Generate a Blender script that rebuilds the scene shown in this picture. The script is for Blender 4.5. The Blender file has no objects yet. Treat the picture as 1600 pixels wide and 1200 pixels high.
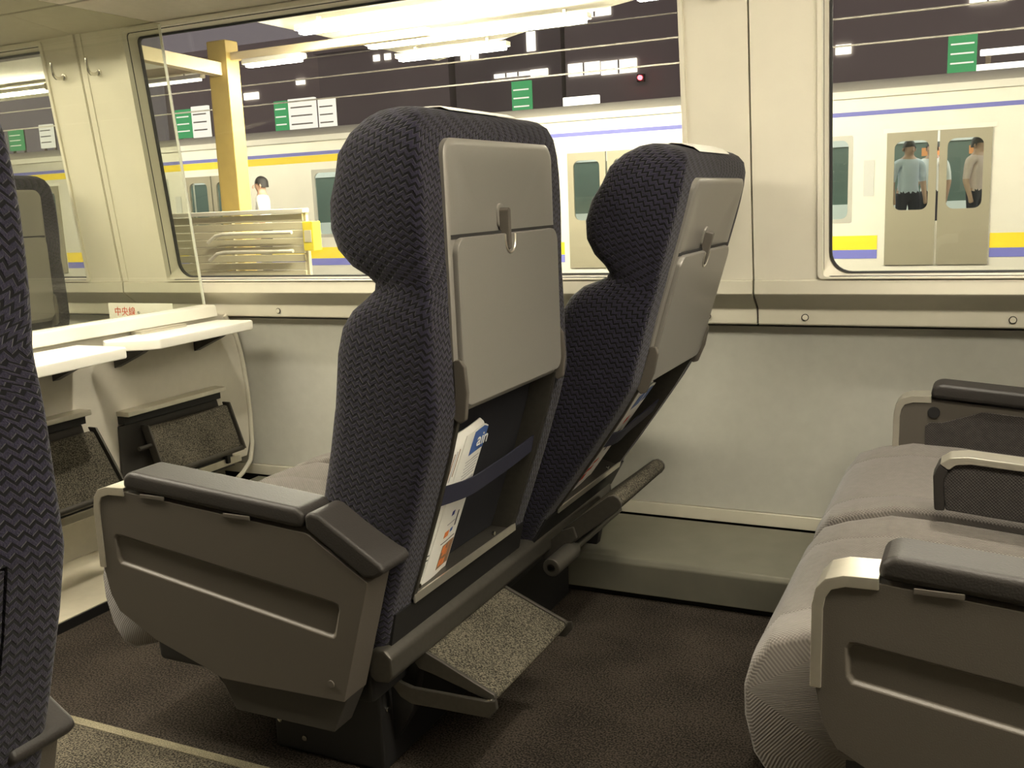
import bpy, bmesh, math, random
from mathutils import Vector, Matrix
random.seed(7)
PI = math.pi
scene = bpy.context.scene
COL = scene.collection

# ------------------------------------------------------------------ camera
def camera():
    r, p, w, f = -.0423, .1835, .454, 1543.0
    A = Matrix(((math.cos(r), -math.sin(r), 0), (math.sin(r), math.cos(r), 0), (0, 0, 1)))
    B = Matrix(((1, 0, 0), (0, math.cos(p), -math.sin(p)), (0, math.sin(p), math.cos(p))))
    C = Matrix(((math.cos(w), 0, math.sin(w)), (0, 1, 0), (-math.sin(w), 0, math.cos(w))))
    M = A @ B @ C @ Matrix(((1, 0, 0), (0, 0, -1), (0, 1, 0)))
    R = Matrix((M[0], -M[1], -M[2])).transposed()
    cd = bpy.data.cameras.new('camera')
    cd.sensor_width = 36; cd.sensor_fit = 'HORIZONTAL'
    cd.lens = f / 1600 * 36; cd.clip_start = .02; cd.clip_end = 300
    o = bpy.data.objects.new('camera', cd); COL.objects.link(o)
    o.matrix_world = Matrix.Translation((0, 0, 1.1)) @ R.to_4x4()
    scene.camera = o
camera()

# ------------------------------------------------------------------ world, exposure
wd = bpy.data.worlds.new('night_sky'); scene.world = wd; wd.use_nodes = True
wd.node_tree.nodes['Background'].inputs['Color'].default_value = (.125, .106, .112, 1)
wd.node_tree.nodes['Background'].inputs['Strength'].default_value = 1.0
scene.view_settings.view_transform = 'Standard'
scene.view_settings.look = 'None'
scene.view_settings.gamma = 1
scene.view_settings.use_curve_mapping = False
scene.view_settings.exposure = 0.6
LAMP = 25.0          # cabin ceiling diffusers
READ = 42.0           # rack reading lamps, watts
PLAT = 150.0          # platform tubes

# ------------------------------------------------------------------ materials
def lin(c):
    return tuple(((v / 255) / 12.92 if v / 255 <= .04045 else ((v / 255 + .055) / 1.055) ** 2.4) for v in c)
MATS = {}
def mat(name, col, rough=.5, metal=0., noise=0., nscale=200., bump=0., spec=.5, coat=0.):
    if name in MATS: return MATS[name]
    m = bpy.data.materials.new(name); m.use_nodes = True
    nt = m.node_tree; b = nt.nodes['Principled BSDF']
    b.inputs['Base Color'].default_value = (*col, 1)
    b.inputs['Roughness'].default_value = rough
    b.inputs['Metallic'].default_value = metal
    b.inputs['Specular IOR Level'].default_value = spec
    b.inputs['Coat Weight'].default_value = coat
    if noise or bump:
        tc = nt.nodes.new('ShaderNodeTexCoord')
        n = nt.nodes.new('ShaderNodeTexNoise'); n.inputs['Scale'].default_value = nscale
        n.inputs['Detail'].default_value = 3
        nt.links.new(tc.outputs['Object'], n.inputs['Vector'])
        if noise:
            r = nt.nodes.new('ShaderNodeMapRange')
            r.inputs[1].default_value = .25; r.inputs[2].default_value = .75
            r.inputs[3].default_value = 1 - noise; r.inputs[4].default_value = 1 + noise
            nt.links.new(n.outputs['Fac'], r.inputs[0])
            mx = nt.nodes.new('ShaderNodeVectorMath'); mx.operation = 'SCALE'
            mx.inputs[0].default_value = col
            nt.links.new(r.outputs[0], mx.inputs['Scale'])
            nt.links.new(mx.outputs[0], b.inputs['Base Color'])
        if bump:
            bp = nt.nodes.new('ShaderNodeBump'); bp.inputs['Strength'].default_value = bump
            bp.inputs['Distance'].default_value = .002
            nt.links.new(n.outputs['Fac'], bp.inputs['Height'])
            nt.links.new(bp.outputs[0], b.inputs['Normal'])
    MATS[name] = m
    return m
def emit(name, col, s):
    if name in MATS: return MATS[name]
    m = bpy.data.materials.new(name); m.use_nodes = True
    nt = m.node_tree; nt.nodes.clear()
    e = nt.nodes.new('ShaderNodeEmission'); e.inputs[0].default_value = (*col, 1); e.inputs[1].default_value = s
    o = nt.nodes.new('ShaderNodeOutputMaterial'); nt.links.new(e.outputs[0], o.inputs[0])
    MATS[name] = m
    return m
def glass_mat(name, tint=(.97, .98, .96), gain=1.0, dirt=.0):
    if name in MATS: return MATS[name]
    m = bpy.data.materials.new(name); m.use_nodes = True
    nt = m.node_tree; nt.nodes.clear(); L = nt.links
    t = nt.nodes.new('ShaderNodeBsdfTransparent'); t.inputs[0].default_value = (*tint, 1)
    g = nt.nodes.new('ShaderNodeBsdfGlossy'); g.inputs['Roughness'].default_value = .015
    def mth(op, a, c):
        n = nt.nodes.new('ShaderNodeMath'); n.operation = op
        for i, v in enumerate((a, c)):
            if isinstance(v, (int, float)): n.inputs[i].default_value = v
            else: L.new(v, n.inputs[i])
        return n
    ge = nt.nodes.new('ShaderNodeNewGeometry'); dp = nt.nodes.new('ShaderNodeVectorMath'); dp.operation = 'DOT_PRODUCT'
    L.new(ge.outputs['Normal'], dp.inputs[0]); L.new(ge.outputs['Incoming'], dp.inputs[1])
    k5 = mth('POWER', mth('SUBTRACT', 1., mth('ABSOLUTE', dp.outputs['Value'], 0).outputs[0]).outputs[0], 5.)   # Schlick
    mu = mth('MULTIPLY', mth('ADD', mth('MULTIPLY', k5.outputs[0], .96).outputs[0], .04).outputs[0], gain * .75); mu.use_clamp = True
    mx = nt.nodes.new('ShaderNodeMixShader'); L.new(mu.outputs[0], mx.inputs[0]); L.new(t.outputs[0], mx.inputs[1]); L.new(g.outputs[0], mx.inputs[2])
    out = nt.nodes.new('ShaderNodeOutputMaterial')
    if dirt:
        d = nt.nodes.new('ShaderNodeBsdfDiffuse'); d.inputs[0].default_value = (.8, .78, .7, 1)
        m2 = nt.nodes.new('ShaderNodeMixShader')
        tc = nt.nodes.new('ShaderNodeTexCoord'); n = nt.nodes.new('ShaderNodeTexNoise'); n.inputs['Scale'].default_value = 6
        L.new(tc.outputs['Object'], n.inputs['Vector'])
        k = nt.nodes.new('ShaderNodeMath'); k.operation = 'MULTIPLY'; k.inputs[1].default_value = dirt * 2
        L.new(n.outputs['Fac'], k.inputs[0]); L.new(k.outputs[0], m2.inputs[0])
        L.new(mx.outputs[0], m2.inputs[1]); L.new(d.outputs[0], m2.inputs[2]); L.new(m2.outputs[0], out.inputs[0])
    else:
        L.new(mx.outputs[0], out.inputs[0])
    MATS[name] = m
    return m
def zigzag_mat(name, dark, light, pitch=.0165, period=.026, amp=1.0):
    m = bpy.data.materials.new(name); m.use_nodes = True
    nt = m.node_tree; b = nt.nodes['Principled BSDF']; L = nt.links
    def math_(op, a, c, d=None):
        n = nt.nodes.new('ShaderNodeMath'); n.operation = op
        for i, v in enumerate((a, c, d)):
            if v is None: continue
            if isinstance(v, (int, float)): n.inputs[i].default_value = v
            else: L.new(v, n.inputs[i])
        return n.outputs[0]
    uv = nt.nodes.new('ShaderNodeTexCoord'); sp = nt.nodes.new('ShaderNodeSeparateXYZ'); L.new(uv.outputs['UV'], sp.inputs[0])
    u, v = sp.outputs[0], sp.outputs[1]
    pp = math_('PINGPONG', u, period / 2)
    t = math_('ADD', v, math_('MULTIPLY', pp, amp))
    t = math_('ADD', t, math_('MULTIPLY', u, .30))
    s = math_('SINE', math_('MULTIPLY', t, 2 * PI / pitch), 0.)
    mr = nt.nodes.new('ShaderNodeMapRange'); mr.interpolation_type = 'SMOOTHSTEP'
    L.new(s, mr.inputs[0]); mr.inputs[1].default_value = -.65; mr.inputs[2].default_value = .10
    n = nt.nodes.new('ShaderNodeTexNoise'); n.inputs['Scale'].default_value = 420; L.new(uv.outputs['UV'], n.inputs['Vector'])
    n2 = nt.nodes.new('ShaderNodeTexNoise'); n2.inputs['Scale'].default_value = 30; L.new(uv.outputs['UV'], n2.inputs['Vector'])
    f = math_('MULTIPLY', mr.outputs[0], math_('ADD', math_('MULTIPLY', n.outputs['Fac'], .8), .55))
    f = math_('MULTIPLY', f, math_('ADD', math_('MULTIPLY', n2.outputs['Fac'], .9), .5))
    mx = nt.nodes.new('ShaderNodeMix'); mx.data_type = 'RGBA'
    L.new(f, mx.inputs[0]); mx.inputs[6].default_value = (*dark, 1); mx.inputs[7].default_value = (*light, 1)
    L.new(mx.outputs[2], b.inputs['Base Color'])
    b.inputs['Roughness'].default_value = .85; b.inputs['Sheen Weight'].default_value = .12
    b.inputs['Specular IOR Level'].default_value = .15
    bp = nt.nodes.new('ShaderNodeBump'); bp.inputs['Strength'].default_value = .7; bp.inputs['Distance'].default_value = .003
    L.new(f, bp.inputs['Height']); L.new(bp.outputs[0], b.inputs['Normal'])
    MATS[name] = m
    return m
def speckle_mat(name, c1, c2, scale=900, rough=.95, bump=.4):
    if name in MATS: return MATS[name]
    m = bpy.data.materials.new(name); m.use_nodes = True
    nt = m.node_tree; b = nt.nodes['Principled BSDF']; L = nt.links
    tc = nt.nodes.new('ShaderNodeTexCoord')
    n = nt.nodes.new('ShaderNodeTexNoise'); n.inputs['Scale'].default_value = scale; n.inputs['Detail'].default_value = 2
    n2 = nt.nodes.new('ShaderNodeTexNoise'); n2.inputs['Scale'].default_value = scale / 40; n2.inputs['Detail'].default_value = 3
    L.new(tc.outputs['Object'], n.inputs['Vector']); L.new(tc.outputs['Object'], n2.inputs['Vector'])
    a = nt.nodes.new('ShaderNodeMath'); a.operation = 'MULTIPLY_ADD'; a.inputs[1].default_value = .25
    L.new(n2.outputs['Fac'], a.inputs[0]); L.new(n.outputs['Fac'], a.inputs[2])
    mr = nt.nodes.new('ShaderNodeMapRange'); mr.inputs[1].default_value = .52; mr.inputs[2].default_value = .74; L.new(a.outputs[0], mr.inputs[0])
    mx = nt.nodes.new('ShaderNodeMix'); mx.data_type = 'RGBA'; L.new(mr.outputs[0], mx.inputs[0])
    mx.inputs[6].default_value = (*c1, 1); mx.inputs[7].default_value = (*c2, 1)
    L.new(mx.outputs[2], b.inputs['Base Color']); b.inputs['Roughness'].default_value = rough
    b.inputs['Specular IOR Level'].default_value = .15
    bp = nt.nodes.new('ShaderNodeBump'); bp.inputs['Strength'].default_value = bump; bp.inputs['Distance'].default_value = .003
    L.new(n.outputs['Fac'], bp.inputs['Height']); L.new(bp.outputs[0], b.inputs['Normal'])
    MATS[name] = m
    return m
def weave_mat(name, c1, c2, pitch=.006):
    if name in MATS: return MATS[name]
    m = bpy.data.materials.new(name); m.use_nodes = True
    nt = m.node_tree; b = nt.nodes['Principled BSDF']; L = nt.links
    uv = nt.nodes.new('ShaderNodeTexCoord'); sp = nt.nodes.new('ShaderNodeSeparateXYZ'); L.new(uv.outputs['UV'], sp.inputs[0])
    def mth(op, a, c):
        n = nt.nodes.new('ShaderNodeMath'); n.operation = op
        for i, v in enumerate((a, c)):
            if isinstance(v, (int, float)): n.inputs[i].default_value = v
            else: L.new(v, n.inputs[i])
        return n.outputs[0]
    a = mth('SINE', mth('MULTIPLY', sp.outputs[0], 2 * PI / pitch), 0)
    c = mth('SINE', mth('MULTIPLY', sp.outputs[1], 2 * PI / pitch), 0)
    s = mth('MULTIPLY_ADD', mth('MULTIPLY', a, c), .5); s.node.inputs[2].default_value = .5
    n = nt.nodes.new('ShaderNodeTexNoise'); n.inputs['Scale'].default_value = 60; L.new(uv.outputs['UV'], n.inputs['Vector'])
    s = mth('MULTIPLY', s, mth('ADD', n.outputs['Fac'], .4))
    mx = nt.nodes.new('ShaderNodeMix'); mx.data_type = 'RGBA'; L.new(s, mx.inputs[0])
    mx.inputs[6].default_value = (*c1, 1); mx.inputs[7].default_value = (*c2, 1)
    L.new(mx.outputs[2], b.inputs['Base Color']); b.inputs['Roughness'].default_value = .95
    b.inputs['Sheen Weight'].default_value = .25; b.inputs['Specular IOR Level'].default_value = .1
    bp = nt.nodes.new('ShaderNodeBump'); bp.inputs['Strength'].default_value = .5; bp.inputs['Distance'].default_value = .002
    L.new(s, bp.inputs['Height']); L.new(bp.outputs[0], b.inputs['Normal'])
    MATS[name] = m
    return m

CREAM = mat('cream_wall_paint', (.74, .70, .585), .42, noise=.03, nscale=9)
LEDGE = mat('beige_ledge_paint', (.60, .57, .465), .45, noise=.03, nscale=20)
LOWER = mat('grey_lower_wall_laminate', (.49, .485, .43), .5, noise=.04, nscale=30)
HEATM = mat('heater_cover_metal', (.185, .177, .138), .40, metal=.35, noise=.08, nscale=14)
RACKM = mat('rack_underside', (.58, .535, .44), .55, noise=.04, nscale=40)
DARK = mat('dark_gap_and_shade', (.012, .011, .010), .8)
GASK = mat('black_rubber', (.012, .012, .012), .6)
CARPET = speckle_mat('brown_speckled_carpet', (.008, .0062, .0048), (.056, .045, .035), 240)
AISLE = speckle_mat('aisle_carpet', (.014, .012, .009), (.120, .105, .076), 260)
STRIPB = speckle_mat('carpet_edge_strip', (.13, .115, .075), (.26, .235, .16), 420)
PLAST = mat('warm_grey_plastic', (.078, .068, .056), .48, noise=.05, nscale=500, bump=.15)
PLAST2 = mat('charcoal_plastic', (.034, .031, .027), .5, noise=.05, nscale=500, bump=.1)
TRAYM = mat('grey_tray_plastic', (.205, .193, .172), .36, metal=.25, noise=.03, nscale=700, bump=.05)
PAD = mat('black_leatherette', (.026, .023, .021), .5, noise=.05, nscale=300, bump=.25, spec=.35)
ALU = mat('brushed_aluminium', (.66, .63, .54), .33, metal=.85, noise=.04, nscale=60)
STEEL = mat('polished_steel', (.72, .70, .64), .16, metal=1.)
GUN = mat('gunmetal_tube', (.075, .069, .058), .42, metal=.6, noise=.1, nscale=90)
BLK = mat('black_underframe', (.006, .0055, .0055), .6)
LINER = mat('black_pocket_liner', (.0045, .0045, .008), .9)
STRAPM = mat('navy_elastic_strap', (.007, .0075, .022), .85, noise=.2, nscale=400)
FOOTC = speckle_mat('footrest_carpet', (.022, .020, .015), (.125, .112, .084), 300)
NAVY = zigzag_mat('navy_zigzag_upholstery', (.0022, .0020, .0032), (.0185, .0162, .031), .0125, .0165, .85)
SEATF = weave_mat('grey_seat_weave', (.088, .078, .070), (.205, .185, .164), .0065)
INSET = weave_mat('dark_armrest_weave', (.018, .016, .016), (.075, .066, .060), .006)
WHITE = mat('white_table_laminate', (.86, .84, .74), .35)
RAILM = mat('white_rail', (.80, .78, .68), .35)
PARTM = mat('partition_laminate', (.56, .53, .44), .5, noise=.03, nscale=30)
PLATE = mat('tan_floor_plate', (.50, .46, .35), .5, noise=.05, nscale=30)
PAPER = mat('newsprint_white', (.80, .79, .74), .7)
COVERM = mat('white_headrest_cloth', (.82, .80, .72), .9)
GLASS = glass_mat('window_glass', (.97, .975, .96), 1.0, .004)
PGLASS = glass_mat('partition_glass', (.86, .87, .81), 1.2, .02)
TUBE = emit('cabin_diffuser', (1, .91, .73), LAMP)
CEILM = mat('ceiling_white', (.62, .58, .48), .6)

# ------------------------------------------------------------------ geometry helpers
class G:
    """collects shapes of one part"""
    def __init__(s): s.bm = bmesh.new()
    def poly(s, pts): return s.bm.faces.new([s.bm.verts.new(p) for p in pts])
    def hexa(s, a, b):
        """a, b: two quads (4 points each) joined"""
        va = [s.bm.verts.new(p) for p in a]; vb = [s.bm.verts.new(p) for p in b]
        n = len(va)
        s.bm.faces.new(va); s.bm.faces.new(list(reversed(vb)))
        for i in range(n): s.bm.faces.new((va[i], vb[i], vb[(i + 1) % n], va[(i + 1) % n]))
        return s
    def box(s, x0, x1, y0, y1, z0, z1):
        s.hexa([(x0, y0, z0), (x1, y0, z0), (x1, y1, z0), (x0, y1, z0)], [(x0, y0, z1), (x1, y0, z1), (x1, y1, z1), (x0, y1, z1)]); return s
    def prism_y(s, pts, y0, y1):
        s.hexa([(x, y0, z) for x, z in pts], [(x, y1, z) for x, z in pts]); return s
    def prism_x(s, pts, x0, x1):
        s.hexa([(x0, y, z) for y, z in pts], [(x1, y, z) for y, z in pts]); return s
    def prism_z(s, pts, z0, z1):
        s.hexa([(x, y, z0) for x, y in pts], [(x, y, z1) for x, y in pts]); return s
    def cyl(s, p0, p1, r, n=14, r2=None):
        p0 = Vector(p0); p1 = Vector(p1); d = (p1 - p0).normalized()
        u = d.orthogonal().normalized(); v = d.cross(u); r2 = r if r2 is None else r2
        s.hexa([p0 + (u * math.cos(2 * PI * i / n) + v * math.sin(2 * PI * i / n)) * r for i in range(n)],
               [p1 + (u * math.cos(2 * PI * i / n) + v * math.sin(2 * PI * i / n)) * r2 for i in range(n)]); return s
    def tube(s, path, r, n=10, cap=True):
        path = [Vector(p) for p in path]; rings = []
        up = None
        for i, p in enumerate(path):
            d = (path[min(i + 1, len(path) - 1)] - path[max(i - 1, 0)]).normalized()
            if up is None: up = d.orthogonal().normalized()
            up = (up - d * up.dot(d)).normalized(); v = d.cross(up)
            rr = r[i] if isinstance(r, (list, tuple)) else r
            rings.append([s.bm.verts.new(p + (up * math.cos(2 * PI * k / n) + v * math.sin(2 * PI * k / n)) * rr) for k in range(n)])
        for a, b in zip(rings, rings[1:]):
            for k in range(n): s.bm.faces.new((a[k], a[(k + 1) % n], b[(k + 1) % n], b[k]))
        if cap: s.bm.faces.new(rings[0]); s.bm.faces.new(list(reversed(rings[-1])))
        return s
    def rings(s, rs, close=True, cap0=True, cap1=True, uvs=None):
        vs = [[s.bm.verts.new(p) for p in r] for r in rs]
        lay = s.bm.loops.layers.uv.verify() if uvs else None
        n = len(vs[0])
        for i in range(len(vs) - 1):
            for k in range(n if close else n - 1):
                k2 = (k + 1) % n
                f = s.bm.faces.new((vs[i][k], vs[i][k2], vs[i + 1][k2], vs[i + 1][k]))
                if lay:
                    ua = uvs[i]; ub = uvs[i + 1]
                    for lp, q in zip(f.loops, (ua[k], ua[k + 1], ub[k + 1], ub[k])): lp[lay].uv = q
        for flag, r, uu in ((cap0, list(reversed(vs[0])), list(reversed(uvs[0][:n])) if uvs else None), (cap1, vs[-1], uvs[-1][:n] if uvs else None)):
            if flag:
                f = s.bm.faces.new(r)
                if lay:
                    for lp, q in zip(f.loops, uu): lp[lay].uv = q
        return s
    def done(s, name, m, parent=None, bevel=0, seg=2, sharp=35, off=(0, 0, 0), label=None, smooth=True, loc=(0, 0, 0)):
        bm = s.bm
        bmesh.ops.recalc_face_normals(bm, faces=bm.faces)
        if bevel:
            es = [e for e in bm.edges if len(e.link_faces) == 2 and e.calc_face_angle(0) > math.radians(28)]
            bmesh.ops.bevel(bm, geom=es, offset=bevel, segments=seg, affect='EDGES', clamp_overlap=True, profile=.5)
        for e in bm.edges: e.smooth = not (len(e.link_faces) == 2 and e.calc_face_angle(0) > math.radians(sharp))
        for f in bm.faces: f.smooth = smooth
        if any(off): bmesh.ops.translate(bm, verts=bm.verts, vec=Vector(off))
        me = bpy.data.meshes.new(name); bm.to_mesh(me); bm.free()
        me.materials.append(m)
        o = bpy.data.objects.new(name, me); COL.objects.link(o)
        o.location = loc
        if bevel:
            wn = o.modifiers.new('weighted_normal', 'WEIGHTED_NORMAL'); wn.keep_sharp = True; wn.weight = 100
        if parent: o.parent = parent
        if label: o['label'] = label
        return o
def box_uv(o):
    """box projected UVs in metres"""
    me = o.data; uv = me.uv_layers.new(name='UVMap') if not me.uv_layers else me.uv_layers[0]
    for p in me.polygons:
        n = p.normal; a = max(range(3), key=lambda i: abs(n[i]))
        for li in p.loop_indices:
            c = me.vertices[me.loops[li].vertex_index].co
            uv.data[li].uv = ((c.y, c.z), (c.x, c.z), (c.x, c.y))[a]
def arc(cx, cz, r, a0, a1, n=6):
    return [(cx + r * math.cos(math.radians(a0 + (a1 - a0) * i / n)), cz + r * math.sin(math.radians(a0 + (a1 - a0) * i / n))) for i in range(n + 1)]
def rrect(x0, x1, z0, z1, r, n=6, t=None):
    t = r if t is None else t
    return arc(x1 - t, z1 - t, t, 0, 90, n) + arc(x0 + t, z1 - t, t, 90, 180, n) + arc(x0 + r, z0 + r, r, 180, 270, n) + arc(x1 - r, z0 + r, r, 270, 360, n)
def thing(name, label, cat, loc=(0, 0, 0), group=None, kind=None):
    o = bpy.data.objects.new(name, None); COL.objects.link(o); o.location = loc
    o.empty_display_size = .1
    return tag(o, label, cat, group, kind)
def tag(o, label=None, cat=None, group=None, kind=None):
    if label: o['label'] = label
    if cat: o['category'] = cat
    if group: o['group'] = group
    if kind: o['kind'] = kind
    return o
def struct(o, label=None): return tag(o, label, None, None, 'structure')
def copy_tree(o, parent=None):
    c = o.copy(); COL.objects.link(c); c.parent = parent
    for ch in list(o.children): copy_tree(ch, c)
    return c
def text_mesh(name, body, size, m, parent, mw, depth=.0004):
    cu = bpy.data.curves.new(name, 'FONT'); cu.body = body; cu.size = size; cu.extrude = depth; cu.align_x = 'LEFT'
    t = bpy.data.objects.new(name, cu); COL.objects.link(t)
    dg = bpy.context.evaluated_depsgraph_get(); dg.update()
    me = bpy.data.meshes.new_from_object(t.evaluated_get(dg)); bpy.data.objects.remove(t)
    me.materials.clear(); me.materials.append(m)
    o = bpy.data.objects.new(name, me); COL.objects.link(o)
    if parent: o.parent = parent
    o.matrix_local = mw
    return o

# ================================================================== the car shell
WY, WK, WZ = 2.68, .107, .85
def W(x, z, d=0.): return (x, WY - WK * (z - WZ) - d, z)      # leaning upper wall, d towards the cabin
XL, XR = -6.6, 4.0
SEAMS = [-7.53, -5.21, -2.89, -.572, 1.748, 4.068]
WIN = [(-5.00, -3.062), (-2.665, -.748), (-.394, 1.52)]
WB, WT, WR = .868, 1.712, .062
ZT = 1.76

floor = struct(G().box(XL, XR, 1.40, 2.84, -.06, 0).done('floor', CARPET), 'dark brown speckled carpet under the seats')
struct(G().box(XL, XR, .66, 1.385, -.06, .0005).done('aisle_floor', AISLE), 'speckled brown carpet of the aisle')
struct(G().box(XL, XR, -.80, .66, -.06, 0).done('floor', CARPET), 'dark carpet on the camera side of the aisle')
struct(G().box(XL, XR, 1.380, 1.402, -.05, .002).done('trim_1', STRIPB), 'pale strip along the edge of the aisle carpet')

wall = thing('wall_window_side', None, None, kind='structure')
def wall_cell(x0, x1, op):
    g = G(); gap = .0025
    x0 += gap; x1 -= gap
    z0, z1 = WB - .004, ZT
    if op:
        inner = rrect(op[0], op[1], WB, WT, .012, 7)
        cor = [(x1, z1), (x0, z1), (x0, z0), (x1, z0)]
        n = len(inner); per = n // 4
        outer = [cor[i // per] for i in range(n)]
        vi = [g.bm.verts.new(W(x, z)) for x, z in inner]
        vc = [g.bm.verts.new(W(x, z)) for x, z in cor]
        for i in range(n):
            j = (i + 1) % n; a, b = vc[i // per], vc[j // per]
            if a is b: g.bm.faces.new((vi[i], vi[j], a))
            else: g.bm.faces.new((vi[i], vi[j], b, a))
        # reveal running out to the pane
        ri = rrect(op[0] + .012, op[1] - .012, WB + .008, WT - .012, WR - .006, 7, .02)
        vo = [g.bm.verts.new(W(x, z, -.055)) for x, z in ri]
        for i in range(n): g.bm.faces.new((vi[i], vi[(i + 1) % n], vo[(i + 1) % n], vo[i]))
        for (a, b) in (((x0, z0), (x0, z1)), ((x1, z0), (x1, z1))):
            g.poly([W(*a), W(*b), W(*b, -.05), W(*a, -.05)])
    else:
        g.hexa([W(x0, z0), W(x1, z0), W(x1, z1), W(x0, z1)], [W(x0, z0, -.05), W(x1, z0, -.05), W(x1, z1, -.05), W(x0, z1, -.05)])
    return g.done('wall_panel', CREAM, wall, sharp=25)
wall_cell(SEAMS[0], SEAMS[1], None)
for i, op in enumerate(WIN): wall_cell(SEAMS[i + 1], SEAMS[i + 2], op)
wall_cell(SEAMS[4], SEAMS[5], None)
# dark backing seen in the seams
g = G()
for x in SEAMS[1:5]: g.hexa([W(x - .02, WB, -.0505), W(x + .02, WB, -.0505), W(x + .02, ZT, -.0505), W(x - .02, ZT, -.0505)], [W(x - .02, WB, -.056), W(x + .02, WB, -.056), W(x + .02, ZT, -.056), W(x - .02, ZT, -.056)])
for x in SEAMS[1:5]: g.prism_x([(2.70, .862), (2.70, .82), (2.742, .78), (2.745, .738), (2.79, .738), (2.79, .862)], x - .0024, x + .0024)
g.done('seam_backing', DARK, wall)
# pillar edge mouldings beside the seams
for k, x in enumerate(SEAMS[1:4]):
    for s in (-1, 1):
        xa = x + s * .004; xb = x + s * .030
        if k == 2: continue
        G().hexa([W(xa, WB, 0), W(xb, WB, 0), W(xb, ZT, 0), W(xa, ZT, 0)], [W(xa, WB, .004), W(xb, WB, .004), W(xb, ZT, .004), W(xa, ZT, .004)]).done('seam_moulding', CREAM, wall, bevel=.002)

# ledge under the windows (profile in Y,z), in lengths between the seams
LP = [(2.735, .866), (2.684, .866), (2.676, .861), (2.675, .826), (2.680, .820), (2.728, .782), (2.731, .776), (2.735, .738), (2.739, .734), (2.80, .734), (2.80, .866)]
for a, b in zip(SEAMS, SEAMS[1:]):
    G().prism_x(LP, a + .0025, b - .0025).done('ledge', LEDGE, wall, bevel=.0015)
for x in (-5.7, -4.4, -3.5, -2.225, -1.55, -.711, -.444, .057, .7):
    sc = G().cyl((x, 2.7315, .757), (x, 2.7275, .757), .0075, 16).done('screw_cap', LEDGE, wall, bevel=.001)
    G().cyl((x, 2.7322, .757), (x, 2.7302, .757), .0095, 16).done('screw_rim', DARK, sc)
# lower wall, gently curved panel
lw = [(2.765, .726), (2.785, .68), (2.803, .60), (2.813, .50), (2.818, .40), (2.820, .28), (2.820, .168)]
G().prism_x(lw + [(2.87, .168), (2.87, .726)], XL, XR).done('lower_panel', LOWER, wall, sharp=40)
G().prism_x([(2.77, .728), (2.87, .728), (2.87, .734), (2.77, .734)], XL, XR).done('shadow_gap', DARK, wall)
G().prism_x([(2.812, .166), (2.812, .128), (2.87, .128), (2.87, .166)], XL, XR).done('skirting', LEDGE, wall, bevel=.002)
G().box(XL, XR, 2.86, 2.90, -.06, ZT - .9).done('outer_skin', DARK, wall)
struct(wall, 'cream window wall with pillars, ledge and grey lower panel')
ht = thing('heater_cover', 'long low metal heater cover on the floor under the window wall', 'heater', (0, 2.6, 0))
G().prism_x([(2.452, .018), (2.450, .104), (2.458, .117), (2.80, .127), (2.80, .018)], -2.44, XR).done('cover', HEATM, ht, bevel=.004, off=(0, -2.6, 0))
G().prism_x([(2.47, 0), (2.47, .018), (2.80, .018), (2.80, 0)], -2.44, XR).done('plinth', DARK, ht, off=(0, -2.6, 0))

# windows: pane, gasket
for i, (a, b) in enumerate(WIN):
    w = thing('window_%d' % (i + 1), None, None, kind='structure')
    o = rrect(a + .012, b - .012, WB + .008, WT - .012, WR - .006, 7, .02); inn = rrect(a + .018, b - .018, WB + .013, WT - .018, WR - .010, 7, .016)
    g = G(); n = len(o)
    A = [[g.bm.verts.new(W(x, z, d)) for x, z in L] for L, d in ((o, -.047), (inn, -.049), (inn, -.058), (o, -.058))]
    for q in range(4):
        for k in range(n): g.bm.faces.new((A[q][k], A[q][(k + 1) % n], A[(q + 1) % 4][(k + 1) % n], A[(q + 1) % 4][k]))
    g.done('gasket', GASK, w)
    G().hexa([W(x, z, -.052) for x, z in inn], [W(x, z, -.057) for x, z in inn]).done('pane', GLASS, w)
    # slim raised frame round the opening
    o2 = rrect(a - .010, b + .010, WB - .002, WT + .010, .012, 7); i2 = rrect(a + .002, b - .002, WB + .002, WT - .002, .012, 7)
    g = G()
    A = [[g.bm.verts.new(W(x, z, d)) for x, z in L] for L, d in ((o2, 0), (o2, .008), (i2, .008), (i2, -.012))]
    for q in range(3):
        for k in range(n): g.bm.faces.new((A[q][k], A[q][(k + 1) % n], A[q + 1][(k + 1) % n], A[q + 1][k]))
    g.done('window_frame', CREAM, w)
    g = G(); i3 = rrect(a + .0035, b - .0035, WB + .004, WT - .0045, .014, 7)
    A = [[g.bm.verts.new(W(x, z, d)) for x, z in L] for L, d in ((i2, -.0125), (i3, -.0125), (i3, -.0165), (i2, -.0165))]
    for q in range(3):
        for k in range(n): g.bm.faces.new((A[q][k], A[q][(k + 1) % n], A[q + 1][(k + 1) % n], A[q + 1][k]))
    g.done('frame_groove', GASK, w)
    struct(w)

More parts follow.
